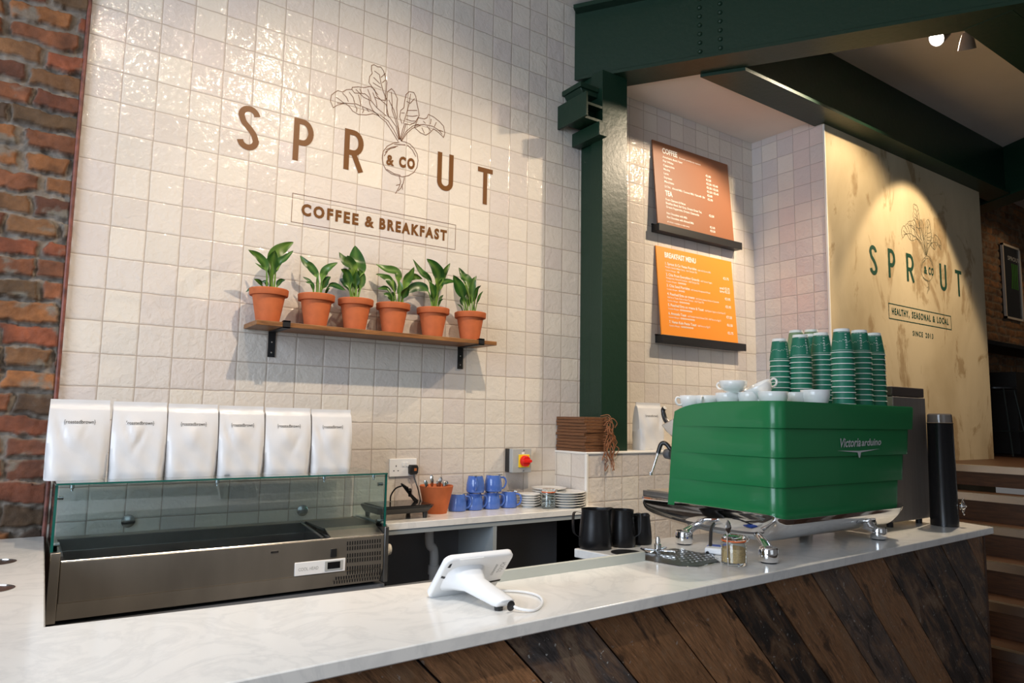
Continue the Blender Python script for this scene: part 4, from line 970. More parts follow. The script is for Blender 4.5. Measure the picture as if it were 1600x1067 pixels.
tag(part('unit_support', MB().box(-.02, 1.60, -.56, -.34, .665, .69).box(-.02, 1.18, -.34, -.012, .665, .70), m_greyd, loc=(.6, -.3, .69)), 'dark grey ledge carrying the stainless topping unit', 'ledge')

# ================================================================== FRONT COUNTER
def fy(x): return -1.815+.0405*(x-.246)
ZT = .94
poly = [(-2.0, -1.86), (.1, -1.86+.035), (3.515, fy(3.515)), (3.66, -1.155), (1.515, -1.155), (1.555, -1.385), (-.029, -1.297), (-.003, -.03), (-2.0, -.03)]
poly[0] = (-2.0, fy(-2.0)); poly[1] = (.1, fy(.1))
wt = part('worktop', MB().prism(poly, 2, ZT-.03, ZT), m_quartz, loc=(1.0, -1.5, ZT), bevel=.003)
tag(wt, 'white marbled stone worktop of the long front counter', 'worktop')
# the two round waste holes near the left frame edge are steel-lined rings set in the top
for px, py, r in ((-6, 879, .050), (-14, 921, .050)):
    p = at(px, py, 2, ZT)
    tag(part('counter_hole_ring', MB().lathe([(r, .0), (r, .0015), (r-.004, .0018), (r-.004, .0003), (.001, .0003)], (p[0], p[1], ZT), 40), m_chromer, loc=(p[0], p[1], ZT)), 'steel-lined round opening in the left counter, the %s one' % ('farther' if r and py < 900 else 'nearer'), 'counter opening')
base = thing('service_counter', 'counter front clad in diagonal reclaimed dark planks below the white worktop', 'counter', (1.0, -1.75, 0))
part('carcass', MB().prism([(-1.9, fy(-1.9)+.06), (3.46, fy(3.46)+.06), (3.46, -1.24), (1.56, -1.24), (1.56, -1.42), (-1.9, -1.36)], 2, 0.0, ZT-.031), m_greyd, base, True)
def clip(poly, x0, x1, z0, z1):
    for ax, v, s in ((0, x0, 1), (0, x1, -1), (1, z0, 1), (1, z1, -1)):
        out = []
        for i in range(len(poly)):
            a, b_ = poly[i], poly[(i+1) % len(poly)]; da, db = s*(a[ax]-v), s*(b_[ax]-v)
            if da >= 0: out.append(a)
            if da*db < 0: t = da/(da-db); out.append((a[0]+(b_[0]-a[0])*t, a[1]+(b_[1]-a[1])*t))
        poly = out
        if len(poly) < 3: return []
    return poly
rs = random.Random(5)
bx = [-1.9, -1.62, -1.36, -1.1, -.86, -.6, -.34, -.1, .14, .36, .59, .812, 1.063, 1.319, 1.588, 1.803, 2.06, 2.29, 2.552, 2.80, 3.04, 3.30, 3.56, 3.82, 4.06, 4.32, 4.58]
kind = {11: 'paint', 12: 'b', 13: 'b', 14: 'k', 15: 'b', 16: 'g', 17: 'b', 18: 'k', 19: 'k', 20: 'k', 21: 'b'}
me_v = []; me_f = []; cols = []
mb = MB(); PCOL = []
ZTP = .905
for i in range(len(bx)-1):
    g = .0035
    x0, x1 = bx[i]+g, bx[i+1]-g
    # boundaries run down-right at 45 deg from z=.9
    Lx = 1.1
    pol = clip([(x0-.1, 1.0), (x1-.1, 1.0), (x1-.1+Lx, 1.0-Lx), (x0-.1+Lx, 1.0-Lx)], -1.88, 3.475, 0.004, ZTP)
    if len(pol) < 3: continue
    dp = rs.uniform(0, .006); n = len(pol)
    pf = [(a, fy(a)+.030+dp, c) for a, c in pol]; pb = [(a, fy(a)+.057, c) for a, c in pol]
    mb.add(pf+pb, [tuple(range(n)), tuple(range(2*n-1, n-1, -1))]+[(k, n+k, n+(k+1) % n, (k+1) % n) for k in range(n)])
    k_ = kind.get(i, rs.choice(['b', 'b', 'k', 'g']))
    c = {'b': (.20, .098, .045), 'k': (.022, .017, .015), 'g': (.075, .055, .045), 'paint': (.06, .052, .05)}[k_]
    s = rs.uniform(.8, 1.2); PCOL += [(c[0]*s, c[1]*s, c[2]*s, {'paint': 1.0, 'k': .55, 'g': .7, 'b': .35}[k_])]*(2*n)
def plankmat():
    m_, nt, b = newmat('reclaimed_planks')
    a = nt.nodes.new('ShaderNodeAttribute'); a.attribute_name = 'Col'
    tc = nt.nodes.new('ShaderNodeTexCoord'); mp = nt.nodes.new('ShaderNodeMapping'); nt.links.new(tc.outputs['Object'], mp.inputs[0])
    mp.inputs['Rotation'].default_value = (0, math.radians(-45), 0)
    mp2 = nt.nodes.new('ShaderNodeMapping'); nt.links.new(mp.outputs[0], mp2.inputs[0]); mp2.inputs['Scale'].default_value = (1.2, 1, 14)
    g = noise(nt, mp2.outputs[0], 6, 8, .65, .8)
    mp3 = nt.nodes.new('ShaderNodeMapping'); nt.links.new(mp.outputs[0], mp3.inputs[0]); mp3.inputs['Scale'].default_value = (1.5, 1, 5)
    p = noise(nt, mp3.outputs[0], 3.2, 8, .68, .6)
    spk = noise(nt, tc.outputs['Object'], 70, 2, .5)
    g2 = noise(nt, mp2.outputs[0], 26, 6, .7, .3)
    hv = nt.nodes.new('ShaderNodeHueSaturation'); nt.links.new(a.outputs['Color'], hv.inputs['Color'])
    nt.links.new(math_n(nt, 'MULTIPLY_ADD', math_n(nt, 'MULTIPLY', g, g2), 6.5, -.35), hv.inputs['Value'])
    c = mix(nt, math_n(nt, 'MULTIPLY', ramp(nt, p, [(.46, (0, 0, 0, 1)), (.56, (1, 1, 1, 1))]), math_n(nt, 'MULTIPLY', g2, .8)), hv.outputs[0], (.25, .125, .055, 1))
    # light worn patches
    wear = ramp(nt, p, [(.555, (0, 0, 0, 1)), (.60, (1, 1, 1, 1))])
    c = mix(nt, math_n(nt, 'MULTIPLY', math_n(nt, 'MULTIPLY', wear, g2), a.outputs['Alpha']), c, (.27, .20, .135, 1))
    dark = ramp(nt, p, [(.38, (1, 1, 1, 1)), (.46, (0, 0, 0, 1))])
    c = mix(nt, math_n(nt, 'MULTIPLY', dark, .75), c, (.020, .014, .010, 1))
    sp = ramp(nt, spk, [(.69, (0, 0, 0, 1)), (.71, (1, 1, 1, 1))])
    c = mix(nt, math_n(nt, 'MULTIPLY', sp, math_n(nt, 'MULTIPLY', a.outputs['Alpha'], .8)), c, (.5, .5, .47, 1))
    nt.links.new(c, b.inputs['Base Color']); b.inputs['Roughness'].default_value = .48
    bp = nt.nodes.new('ShaderNodeBump'); bp.inputs['Distance'].default_value = .003; nt.links.new(math_n(nt, 'ADD', g, p), bp.inputs['Height']); nt.links.new(bp.outputs[0], b.inputs['Normal'])
    return m_
pl = part('plank_cladding', mb, plankmat(), base, True, smooth=0)
ca = pl.data.color_attributes.new('Col', 'FLOAT_COLOR', 'POINT'); ca.data.foreach_set('color', [c for k in PCOL for c in k])
part('end_board', MB().prism([(3.475, fy(3.475)+.03), (3.495, fy(3.475)+.03), (3.63, -1.20), (3.61, -1.20)], 2, 0, .907), m_stair, base, True)
# upstand rail
x0, x1 = .93, 1.545
def iy(x): return -1.298-.0544*(x+.0)
part_ = part('upstand', MB().prism([(.93, -1.445), (1.573, -1.440), (1.573, -1.424), (.93, -1.429)], 2, ZT, .968), m_rail, loc=(1.2, -1.37, .94)); tag(part_, 'pale grey upstand board along the inner edge of the front counter', 'upstand')

# ================================================================== TABLET ON ITS STAND
tb0 = at(665, 933, 2, ZT); tb1 = at(766, 919, 2, ZT)
tl = at(686, 873, 1, tb0[1]-.07); 
ex = Vector((tb1[0]-tb0[0], tb1[1]-tb0[1], 0)); TW = ex.length; ex.normalize(); ey = Vector((-ex.y, ex.x, 0))   # ey points to barista
tt = thing('tablet_stand', 'white tablet on a wedge stand seen from behind on the front counter', 'tablet stand', (tb0[0], tb0[1], ZT), math.atan2(ex.y, ex.x))
TWd = .195; TH = .150; lean = math.radians(42)
def TP(a, h, o=0):  # local: a along width, h up the tablet, o outward (towards the customer)
    return (a, -math.sin(lean)*h-math.cos(lean)*o, math.cos(lean)*h-math.sin(lean)*o+.004)
def rrect(w_, h_, r, n=6, x0=0, y0=0):
    out = []
    for cx, cy, a0 in ((w_-r, r, -90), (w_-r, h_-r, 0), (r, h_-r, 90), (r, r, 180)):
        for k in range(n+1): a = math.radians(a0+90*k/n); out.append((x0+cx+r*math.cos(a), y0+cy+r*math.sin(a)))
    return out
part('shell', MB().loft([[TP(a, h, o) for a, h in rrect(TWd-2*i, TH-2*i, .018, 6, i, i)] for o, i in ((-.004, .001), (-.002, 0), (.008, 0), (.011, .002), (.012, .006))]), m_plastw, tt, smooth=50)
part('screen', MB().loft([[TP(a, h, o) for a, h in rrect(TWd-.012, TH-.012, .012, 4, .006, .006)] for o in (-.0045, -.0055)]), m_blackg, tt)
part('raised_grip', MB().loft([[TP(a, h, o) for a, h in [(.035-i, TH-.001), (.042, TH-.016-i), (.095, TH-.016-i), (.102+i, TH-.001)]] for o, i in ((.0115, 0), (.013, 0))]), m_plastw, tt)
a = TP(.072, .072, .010); 
def ring(c, wx, hz, tilt, n=16):
    out = []
    for k in range(n):
        an = 2*PI*k/n; ca_, sa_ = math.cos(an), math.sin(an)
        sx = math.copysign(abs(ca_)**.6, ca_)*wx; sz = math.copysign(abs(sa_)**.6, sa_)*hz
        out.append((c[0]+sx, c[1]-sz*math.sin(tilt), c[2]+sz*math.cos(tilt)))
    return out
foot_end = (.105, -.205, .016)
lps = []
for t, wx, hz, tl_ in ((0, .058, .052, lean), (.12, .040, .036, lean), (.3, .029, .021, .6), (.6, .028, .019, .75), (.9, .026, .0165, .8), (.98, .024, .014, .8), (1, .02, .010, .8)):
    c = [a[i]+(foot_end[i]-a[i])*t for i in range(3)]; lps.append(ring(c, wx, hz, tl_))
part('foot_arm', MB().loft(lps), m_plastw, tt, smooth=60)
part('card_slot', MB().add([TP(.006, .084, .0125), TP(.050, .066, .0125), TP(.050, .073, .0125), TP(.006, .092, .0125)], [(0, 1, 2, 3)]).add([TP(.150, .036, .0125), TP(.196, .040, .0125), TP(.196, .047, .0125), TP(.150, .043, .0125)], [(0, 1, 2, 3)]).add([TP(.010, .122, .0123), TP(.018, .121, .0123), TP(.018, .137, .0123), TP(.012, .135, .0123)], [(0, 1, 2, 3)]), m_blackg, tt, smooth=0, recalc=False)
tbx = MB(); text(tbx, 'counter', (0, 0, 0), (1, 0, 0), (0, 0, 1), .008, .045, 0, warp=lambda x, z: TP(.160-z*1.2, .070+x, .0125)); text(tbx, 'TOUCH', (0, 0, 0), (1, 0, 0), (0, 0, 1), .012, .04, 0, warp=lambda x, z: TP(.182-z*1.2, .078+x, .0125))
part('printed_text', tbx, m_pgrey, tt, smooth=0, recalc=False)
part('rubber_foot', MB().lathe([(.010, 0), (.011, .008)], (.095, -.190, -.0), 14), m_blackp, tt)
part('port', MB().lathe([(.012, 0), (.001, .001)], (.106, -.2255, .016), 14, axis=(0.1, -1, .0)), m_blackp, tt)
part('charging_cable', MB().tube(catmull([(.114, -.210, .016), (.122, -.235, .010), (.16, -.245, .004), (.215, -.20, .004), (.245, -.14, .004), (.232, -.085, .004), (.19, -.05, .004), (.15, -.03, .004)], 8), .0032, 8), m_plastw, tt)

# ================================================================== BLACK MILK JUGS + RINSER
def jug(loc, r, h, rz, label):
    t = thing('milk_jug', label, 'milk jug', loc, rz, 'black milk jugs')
    prof = [(r*.93, 0), (r, .006), (r*1.0, h*.25), (r*.93, h*.6), (r*.84, h*.92), (r*.86, h), (r*.83, h), (r*.81, h*.92), (r*.90, h*.6), (r*.96, .01), (.001, .008)]
    mb = MB().lathe(prof, seg=40)
    v = []
    for x, y, z in mb.v:
        rr_ = math.hypot(x, y); an = math.atan2(y, x)
        k = max(0, (z-h*.72)/(h*.28))**1.5*math.exp(-(an/.38)**2)*.30*(rr_ > r*.5)
        v.append((x*(1+k), y*(1+k), z+k*h*.10))
    mb.v = v
    part('body', mb, M_jug, t, smooth=60)
    part('handle', MB().loft([[(p[0]+a, p[1]+b_, p[2]+c) for a, b_, c in ((-.002, -.008, 0), (.002, -.008, 0), (.002, .008, 0), (-.002, .008, 0))] for p in catmull([(-r*.84, 0, h*.90), (-r*1.30, 0, h*.93), (-r*1.42, 0, h*.80), (-r*1.38, 0, h*.42), (-r*1.0, 0, h*.28)], 6)]), M_jug, t)
    return t
M_jug = M('matt_black_jug', (0.008, 0.008, 0.009), .34, spec=.35)
def seat(px, py): p = at(px, py, 2, ZT); return p
j = seat(930, 856); jug((j[0], j[1]+.0, ZT), .058, .135, -.35, 'largest matt black milk jug, left of three, handle to the left')
j = seat(973, 853); jug((j[0], j[1]+.0, ZT), .046, .128, 2.2, 'middle matt black milk jug of the three, handle facing the front')
j = seat(1000, 849); jug((j[0], j[1]+.0, ZT), .043, .103, .2, 'smallest matt black milk jug, right of three, spout to the right')
rin = thing('pitcher_rinser', 'steel drip tray with cross-armed jug rinser set into the front counter', 'jug rinser', (1.68, -1.48, ZT))
trp = [(1.565, -1.43), (1.592, -1.565), (1.635, -1.60), (1.76, -1.585), (1.84, -1.49), (1.815, -1.345), (1.60, -1.335)]
part('tray_rim', MB().prism(trp, 2, ZT, ZT+.004), m_chrome, rin, True, bevel=.001)
cx_, cy_ = 1.70, -1.465
part('tray', MB().prism([(cx_+(a-cx_)*.955, cy_+(b_-cy_)*.955) for a, b_ in trp], 2, ZT+.004, ZT+.005), M('dark_tray_steel', (.055, .052, .045), .35, .5), rin, True)
mb = MB()
for i in range(9):
    for k in range(7):
        x = 1.655+.020*i; y = -1.545+.026*k
        if y > -1.40 and x < 1.68: continue
        mb.prism([(x-.007, y-.004), (x, y-.007), (x+.007, y+.004), (x, y+.007)], 2, ZT+.005, ZT+.0058)
part('drain_pattern', mb, m_chromer, rin, True, smooth=0)
sp_ = at(1028, 864, 2, ZT+.005)
part('spray_arm', MB().tube([(sp_[0]-.06, sp_[1]-.02, ZT+.015), (sp_[0]+.06, sp_[1]+.02, ZT+.015)], .004, 8).tube([(sp_[0]-.03, sp_[1]+.05, ZT+.015), (sp_[0]+.03, sp_[1]-.05, ZT+.015)], .004, 8).tube([(sp_[0]-.06, sp_[1]-.02, ZT+.015), (sp_[0]-.03, sp_[1]+.05, ZT+.015)], .003, 8), m_chrome, rin, True)
part('nozzle', MB().lathe([(.008, .005), (.008, .018), (.012, .020), (.012, .034), (.008, .036), (.008, .048), (.005, .058), (.001, .060)], (sp_[0], sp_[1], ZT), 18), m_chromer, rin, True)
kp = at(985, 865, 2, ZT)
tag(part('round_drain', MB().lathe([(.052, 0), (.052, .002), (.046, .003), (.001, .0015)], (kp[0], kp[1]+.02, ZT), 30), m_black, loc=(kp[0], kp[1], ZT)), 'round black drain beside the jug rinser in front of the black jugs', 'drain')

# sugar jar + spoon
jp = at(1147, 882, 2, ZT)
clipjar('sugar_jar', 'glass clip-top jar of brown sugar with orange seal, in front of the coffee machine', (jp[0], jp[1]+.0, ZT), .039, .092, .56, -.35)
sq = Vector((jp[0]-.050, jp[1]-.012, ZT+.003))
mb = MB().tube([sq+Vector((.006, 0, 0)), sq+Vector((.004, 0, .07)), sq+Vector((.004, 0, .095))], .0022, 8)
lp = []
for t in range(9):
    a_ = t/8; ww = .0145*math.sin(PI*min(.98, max(.03, a_)))**.6
    c = sq+Vector((.006, -.004*math.sin(PI*a_), .093+.046*a_)); lp.append([(c.x+ww*math.cos(th_), c.y+.003*math.sin(th_), c.z) for th_ in [2*PI*q/12 for q in range(12)]])
mb.loft(lp)
tag(part('teaspoon', mb, m_chrome, loc=tuple(sq)), 'steel teaspoon standing upright against the sugar jar', 'spoon')
# cleaning-tablet packet + black hose under the machine
hp = at(1108, 866, 2, ZT)
tag(part('black_hose', MB().tube(catmull([(hp[0]-.01, hp[1], ZT+.004), (hp[0]+.03, hp[1]+.02, ZT+.02), (hp[0]+.06, hp[1]+.04, ZT+.07), (hp[0]+.09, hp[1]+.05, ZT+.09)], 6), .006, 8).lathe([(.025, 0), (.025, .002), (.001, .002)], (hp[0]-.01, hp[1], ZT), 24), m_blackp, loc=(hp[0], hp[1], ZT)), 'black hose dropping into the counter under the coffee machine', 'hose')
pp = at(1127, 868, 2, ZT)
pk = thing('paper_packet', 'blue and white packet lying on the counter under the coffee machine', 'packet', (pp[0]+.02, pp[1]+.04, ZT), .5)
part('pack', MB().box(-.04, .04, -.03, .03, .001, .022), m_plastw, pk, bevel=.006)
part('blue_band', MB().box(-.002, .041, -.031, .031, .0005, .0228), M('blue_print', (.02, .08, .45), .4), pk, bevel=.005)

# ================================================================== ESPRESSO MACHINE
mc = thing('espresso_machine', 'large glossy green espresso machine with stepped body panels on a chrome base', 'espresso machine', (2.45, -1.4, ZT))
MX0, MX1, MY0, MY1 = 1.985, 2.930, -1.655, -1.190
def rr4(x0, x1, y0, y1, rf, rb, n=7):
    out = []
    for cx, cy, r, a0 in ((x0+rf, y0+rf, rf, 180), (x1-rf, y0+rf, rf, 270), (x1-rb, y1-rb, rb, 0), (x0+rb, y1-rb, rb, 90)):
        for k in range(n+1): a = math.radians(a0+90*k/n); out.append((cx+r*math.cos(a), cy+r*math.sin(a)))
        if a0 in (270, 90):
            s_, e_ = (y0+rf, y1-rb) if a0 == 270 else (y1-rb, y0+rf)
            for k in range(1, 16): out.append((x1 if a0 == 270 else x0, s_+(e_-s_)*k/16))
    return out
DECK = 1.438
zs = [1.462, 1.374, 1.274, 1.172, 1.066]
def ztop(y):
    if y < -1.42: return 1.462
    t = min(1, (y+1.42)/.235); return 1.462-.012*t-.030*t**4
for k in range(4):
    i0 = .0145*k; i1 = i0+.004
    loops = []
    for z, ii in ((zs[k+1]-(.004 if k < 3 else 0), i1), (zs[k+1]+.004, i1-.0005), (zs[k]-.006, i0), (zs[k]-.0, i0+.003)):
        l = rr4(MX0+ii*.9, MX1-ii*1.9, MY0+ii*.75, MY1+(1.462-z)*.095, .045, .006)
        yb_ = MY1+(1.462-z)*.095; yf_ = MY0+ii*.75
        l = [(x-ii*.9*max(0, min(1, (y-yf_-.12)/(yb_-yf_-.12))) if x < 2.3 else x, y) for x, y in l]
        loops.append([(x, y, (z if (k or z < zs[0]-.02) else ztop(y)-(zs[0]-z))) for x, y in l])
    if k == 0:
        l = rr4(MX0+.012, MX1-.014, MY0+.010, MY1-.008, .036, .006)
        loops.append([(x, y, ztop(y)) for x, y in l]); loops.append([(x, y, min(DECK, ztop(y)-.004)) for x, y in l])
    part('body_panel', MB().loft(loops), m_mach, mc, True, smooth=40)
# badge
bd = MB(); yb = MY0+.0145*.75-.0015
q = at(1311, 698, 1, yb); q2 = at(1374, 694, 1, yb)
text(bd, 'Victoria', (q[0], yb, q[2]-.002), (1, 0, .02), (0, 0, 1), .032, (q2[0]-q[0])*.52, .02, shear=.3)
text(bd, 'arduino', (q[0]+(q2[0]-q[0])*.54, yb, q[2]+.002), (1, 0, .02), (0, 0, 1), .026, (q2[0]-q[0])*.50, .02, shear=.3)
w0 = q[0]-.015; w1 = q2[0]+.005; zc_ = q[2]-.020; xm = (w0+w1)/2
bd.add([(w0, yb, zc_+.006), (xm-.012, yb, zc_-.002), (xm-.004, yb, zc_-.022), (xm+.004, yb, zc_-.022), (xm+.012, yb, zc_-.002), (w1, yb, zc_+.010), (xm, yb, zc_+.004)], [(0, 1, 6), (1, 2, 3, 4, 6), (4, 5, 6)])
part('badge', bd, M('silver_badge', (.62, .63, .64), .35, .25), mc, True, smooth=0, recalc=False, label='silver script badge with a winged underline')
# chrome base: side profile swept along x
prof = catmull([(-.990, 1.082), (-.992, 1.045), (-1.010, 1.012), (-1.10, .992), (-1.30, .974), (-1.50, .972), (-1.585, .990), (-1.635, 1.030), (-1.650, 1.064)], 5)
prof = [tuple(p) for p in prof]+[(-1.60, 1.072), (-1.16, 1.072), (-1.155, 1.082)]
ZB = 1.082
part('chrome_base', MB().loft([[(x_, a+(-1.32-a)*(1-h_)*.12, ZB-(ZB-b_)*h_) for a, b_ in prof] for x_, h_ in ((MX0+.004, .25), (MX0+.008, .5), (MX0+.022, .75), (MX0+.05, .93), (MX0+.09, 1), (MX1-.16, 1), (MX1-.12, .8), (MX1-.10, .4))]), m_chrome, mc, True, smooth=50, bevel=.0015)
part('drip_tray', MB().box(MX0+.03, MX1-.06, -1.16, -.992, 1.082, 1.104), m_steeld, mc, True, bevel=.002)
part('tray_grille', MB().box(MX0+.045, MX1-.075, -1.15, -1.002, 1.104, 1.107), m_steel, mc, True)
part('side_recess', MB().loft([[(MX0+.0195, -1.36+.215*k*math.cos(a)+.02*math.sin(a), 1.018+.021*k*math.sin(a)) for a in [2*PI*q_/28 for q_ in range(28)]] for k in (1, .97)]+[[(MX0+.0175, -1.36+.20*math.cos(a)+.02*math.sin(a), 1.018+.017*math.sin(a)) for a in [2*PI*q_/28 for q_ in range(28)]]]), m_steeld, mc, True)
# legs
for (x, y) in ((1.925, -1.29), (1.905, -1.66), (2.69, -1.60), (2.74, -1.25)):
    sx = 1 if x < 2.3 else -1
    lg = part('leg', MB().tube([(x+.085*sx, y+(.10 if y < -1.45 else .0), 1.004), (x+.055*sx, y+(.065 if y < -1.45 else 0), 1.0), (x+.03*sx, y+(.03 if y < -1.45 else 0), .990), (x+.01*sx, y+.005, .978)], [.014, .014, .015, .017], 16), m_chrome, mc, True, smooth=60)
    part('foot', MB().lathe([(.029, .945), (.031, .948), (.031, .984), (.028, .989), (.001, .989)], (x, y, 0), 28), m_chrome, lg, True)
    part('rubber_pad', MB().lathe([(.024, .940), (.025, .946), (.001, .946)], (x, y, 0), 24), m_black, lg, True)
# working side: lever, group head, steam wand
part('lever_handle', MB().tube(catmull([tuple(at(1046, 664, 0, 2.03)), tuple(at(1039, 654, 0, 2.03)), tuple(at(1036, 641, 0, 2.03)), tuple(at(1039, 637, 0, 2.03))], 6), [.010]*10+[.009]*9, 12), m_blackp, mc, True, smooth=60)
g0 = at(1041, 664, 0, 2.03); 
part('group_cover', MB().prism([(g0[1]+.01, g0[2]+.0), (g0[1]-.06, g0[2]+.03), (g0[1]-.06, g0[2]-.055), (g0[1]-.015, g0[2]-.025)], 0, 2.01, 2.10), m_chromer, mc, True, bevel=.005)
wpts = [at(1048, 702, 0, 2.0), at(1040, 693, 0, 1.99), at(1033, 694, 0, 1.98), at(1028, 708, 0, 1.97)]
part('wand_sleeve', MB().tube([tuple(p) for p in catmull(wpts, 6)], .0085, 12), m_blackp, mc, True, smooth=60)
wr = part('steam_wand', MB().tube([tuple(wpts[3]), tuple(at(1017, 742, 0, 1.96))], .0052, 12).lathe([(.007, 0), (.007, .012), (.003, .016)], tuple(at(1017, 742, 0, 1.96)), 12), m_chrome, mc, True)
kk = at(1044, 709, 0, 2.03)
part('steam_knob', MB().lathe([(.02, 0), (.022, .01), (.02, .03), (.001, .032)], (kk[0], kk[1]-.02, kk[2]), 20, axis=(0, 1, 0)), M('grey_knob', (.13, .13, .14), .4), mc, True)

# ------------------------------------------------------------------ china on top
def china(r, h):
    t = thing('coffee_cup', '', 'cup', (0, 0, 0), group='white china cups on the espresso machine')
    part('bowl', MB().lathe([(r*.50, 0), (r*.52, .004), (r*.80, h*.25), (r*.96, h*.65), (r, h*.985), (r*.985, h), (r*.955, h*.985), (r*.90, h*.6), (r*.70, h*.25), (.001, h*.12)], seg=44), m_china, t, smooth=60)
    part('handle', MB().tube(catmull([(r*.95, 0, h*.82), (r*1.30, 0, h*.86), (r*1.42, 0, h*.62), (r*1.22, 0, h*.38), (r*.86, 0, h*.36)], 5), .0042, 8), m_china, t, smooth=60)
    return t
def ontop(px, y): # x,y on the machine top seen at px
    p = at(px, 625, 1, y); return p[0], p[1]
cups = [(1078, -1.215, .040, .058, 2.6, 'small, leftmost in the row along the machine top edge', 1.438), (1104, -1.275, .044, .060, 3.5, 'second from the left in the bottom row, handle to the left', 1.447), (1137, -1.345, .046, .064, 1.5, 'third from the left in the bottom row', 1.456), (1171, -1.42, .043, .062, 1.2, 'fourth from the left in the bottom row', 1.465),
        (1208, -1.53, .053, .066, 1.4, 'wide, fifth from the left, at the front left corner of the machine', 1.474), (1243, -1.50, .037, .060, 1.0, 'narrow, between the two wide front cups', 1.474), (1274, -1.555, .053, .068, 1.0, 'wide, rightmost in the bottom row, before the paper cups', 1.474)]
rims = [618, 618, 614, 613, 612, 613, 609.5]
for (px, y, r, h, rz, lb, zt), ry in zip(cups, rims):
    zr = at(px, ry, 1, y)[2]; zd = min(DECK, ztop(y)-.004)
    x, y = ontop(px, y); o = china(r, max(.035, zr-zd-.001)); o.location = (x, y, zd+.001); o.rotation_euler = (0, 0, rz); o['label'] = 'white china cup, '+lb
x, y = ontop(1146, -1.375); zr = at(1146, 595, 1, y)[2]; o = china(.052, .046); o.location = (x, y, zr-.046); o.rotation_euler = (0, 0, 1.6); o['label'] = 'white china cup standing upright on the row of cups, left of the tilted one'
o = china(.053, .052); rc = Vector(at(1182, 601, 1, -1.44)); nv = (Vector((0, 0, 1))*math.cos(.46)+Vector((-.82, .57, 0))*math.sin(.46)).normalized()
qr = Vector((0, 0, 1)).rotation_difference(nv) @ Matrix.Rotation(-.607, 3, 'Z').to_quaternion()
o.location = rc-nv*.052; o.rotation_euler = qr.to_euler(); o['label'] = 'white china cup tilted on the row of cups, handle to the right'
# ------------------------------------------------------------------ paper cups
PR0, PR1, PH, PP = .0285, .0415, .094, .0212
def papercup(scale=1, mat=None, pr=False):
    t = thing('paper_cup', '', 'paper cup', (0, 0, 0), group='upturned takeaway cups on the espresso machine')
    mt = mat or m_paperg
    part('sleeve', MB().lathe([(PR1*1.0, .004), (PR0+.0015, PH-.011)], seg=32, cap=False), mt, t)
    part('base', MB().lathe([(PR0+.0014, PH-.011), (PR0, PH), (PR0-.002, PH), (PR0-.003, PH-.007), (.001, PH-.007)], seg=32, cap=False), m_paperw, t)
    part('rolled_rim', MB().lathe([(PR1-.001, .004), (PR1+.0015, .003), (PR1+.002, .0012), (PR1, 0), (PR1-.0025, .0005)], seg=32, cap=False), m_paperw, t)
    return t
def print_on(t):
    mb = MB()
    def wr(phi):
        def f_(x, z):
            zz = z; r = PR1+(PR0-PR1)*(zz/PH)+.0006+.0004; a = phi+x/.034; return (r*math.cos(a), r*math.sin(a), zz)
        return f_
    ph = -PI/2-.62
    # word down the side, letters turned on their side as on the upturned cup
    v = 'SPROUT'
    for i, ch in enumerate(v): 
        w_ = wr(ph); text(mb, ch, (0, 0, 0), (1, 0, 0), (0, 0, 1), .0065, .0058, .012, warp=lambda x, z, i=i, w_=w_: w_(.003-z, .074-i*.0105+x-.006))
    rs_ = random.Random(3)
    for k in range(34):
        a = -.09+.006*k; z = .044+.003*math.sin(k*1.1)+rs_.uniform(-.003, .003)
        w_ = wr(ph); dz = rs_.uniform(-.0018, .0018); mb.add([w_(a, z), w_(a+.0035, z+dz), w_(a+.0035, z+dz+.0013), w_(a, z+.0013)], [(0, 1, 2, 3)])
    for k in range(20):
        a = -.05+.0042*k; w_ = wr(ph); mb.add([w_(a, .009), w_(a+.0028, .009), w_(a+.0028, .0102), w_(a, .0102)], [(0, 1, 2, 3)])
    w_ = wr(ph); text(mb, 'HEALTHY SEASONAL', (0, 0, 0), (1, 0, 0), (0, 0, 1), .003, .05, 0, warp=lambda x, z: w_(x-.03, .0785+z))
    return part('cup_print', mb, m_inkw, t, smooth=0, recalc=False)
pc0 = papercup(); pcp = papercup(); print_on(pcp)
pco = papercup(mat=m_papero)
stacks = [(1318.5, -1.600, 9, 'D', 'in the tallest front stack', 0), (1346.5, -1.570, 9, 'E', 'in the stack just right of the tallest one', 0), (1368, -1.535, 8, 'F', 'in the second stack from the right', .1), (1385.5, -1.51, 8, 'G', 'in the rightmost stack', .2),
          (1286, -1.46, 8, 'C', 'in the stack just left of the tallest one', .1), (1253, -1.44, 8, 'B', 'in the front stack second from the left', .3), (1220.5, -1.36, 7, 'A', 'in the leftmost stack', .4), (1269, -1.36, 8, 'J', 'in the half-hidden middle stack of the rear', .3)]
first = {0: True, 1: True}
ordn = ['lowest', 'second from bottom', 'third from bottom', 'fourth from bottom', 'fifth from bottom', 'sixth from bottom', 'seventh from bottom', 'eighth from bottom', 'ninth from bottom', 'tenth from bottom', 'eleventh from bottom', 'twelfth from bottom']
tops = {'D': 515, 'E': 517, 'F': 521.5, 'G': 526, 'C': 521, 'B': 524, 'A': 530, 'J': 523}
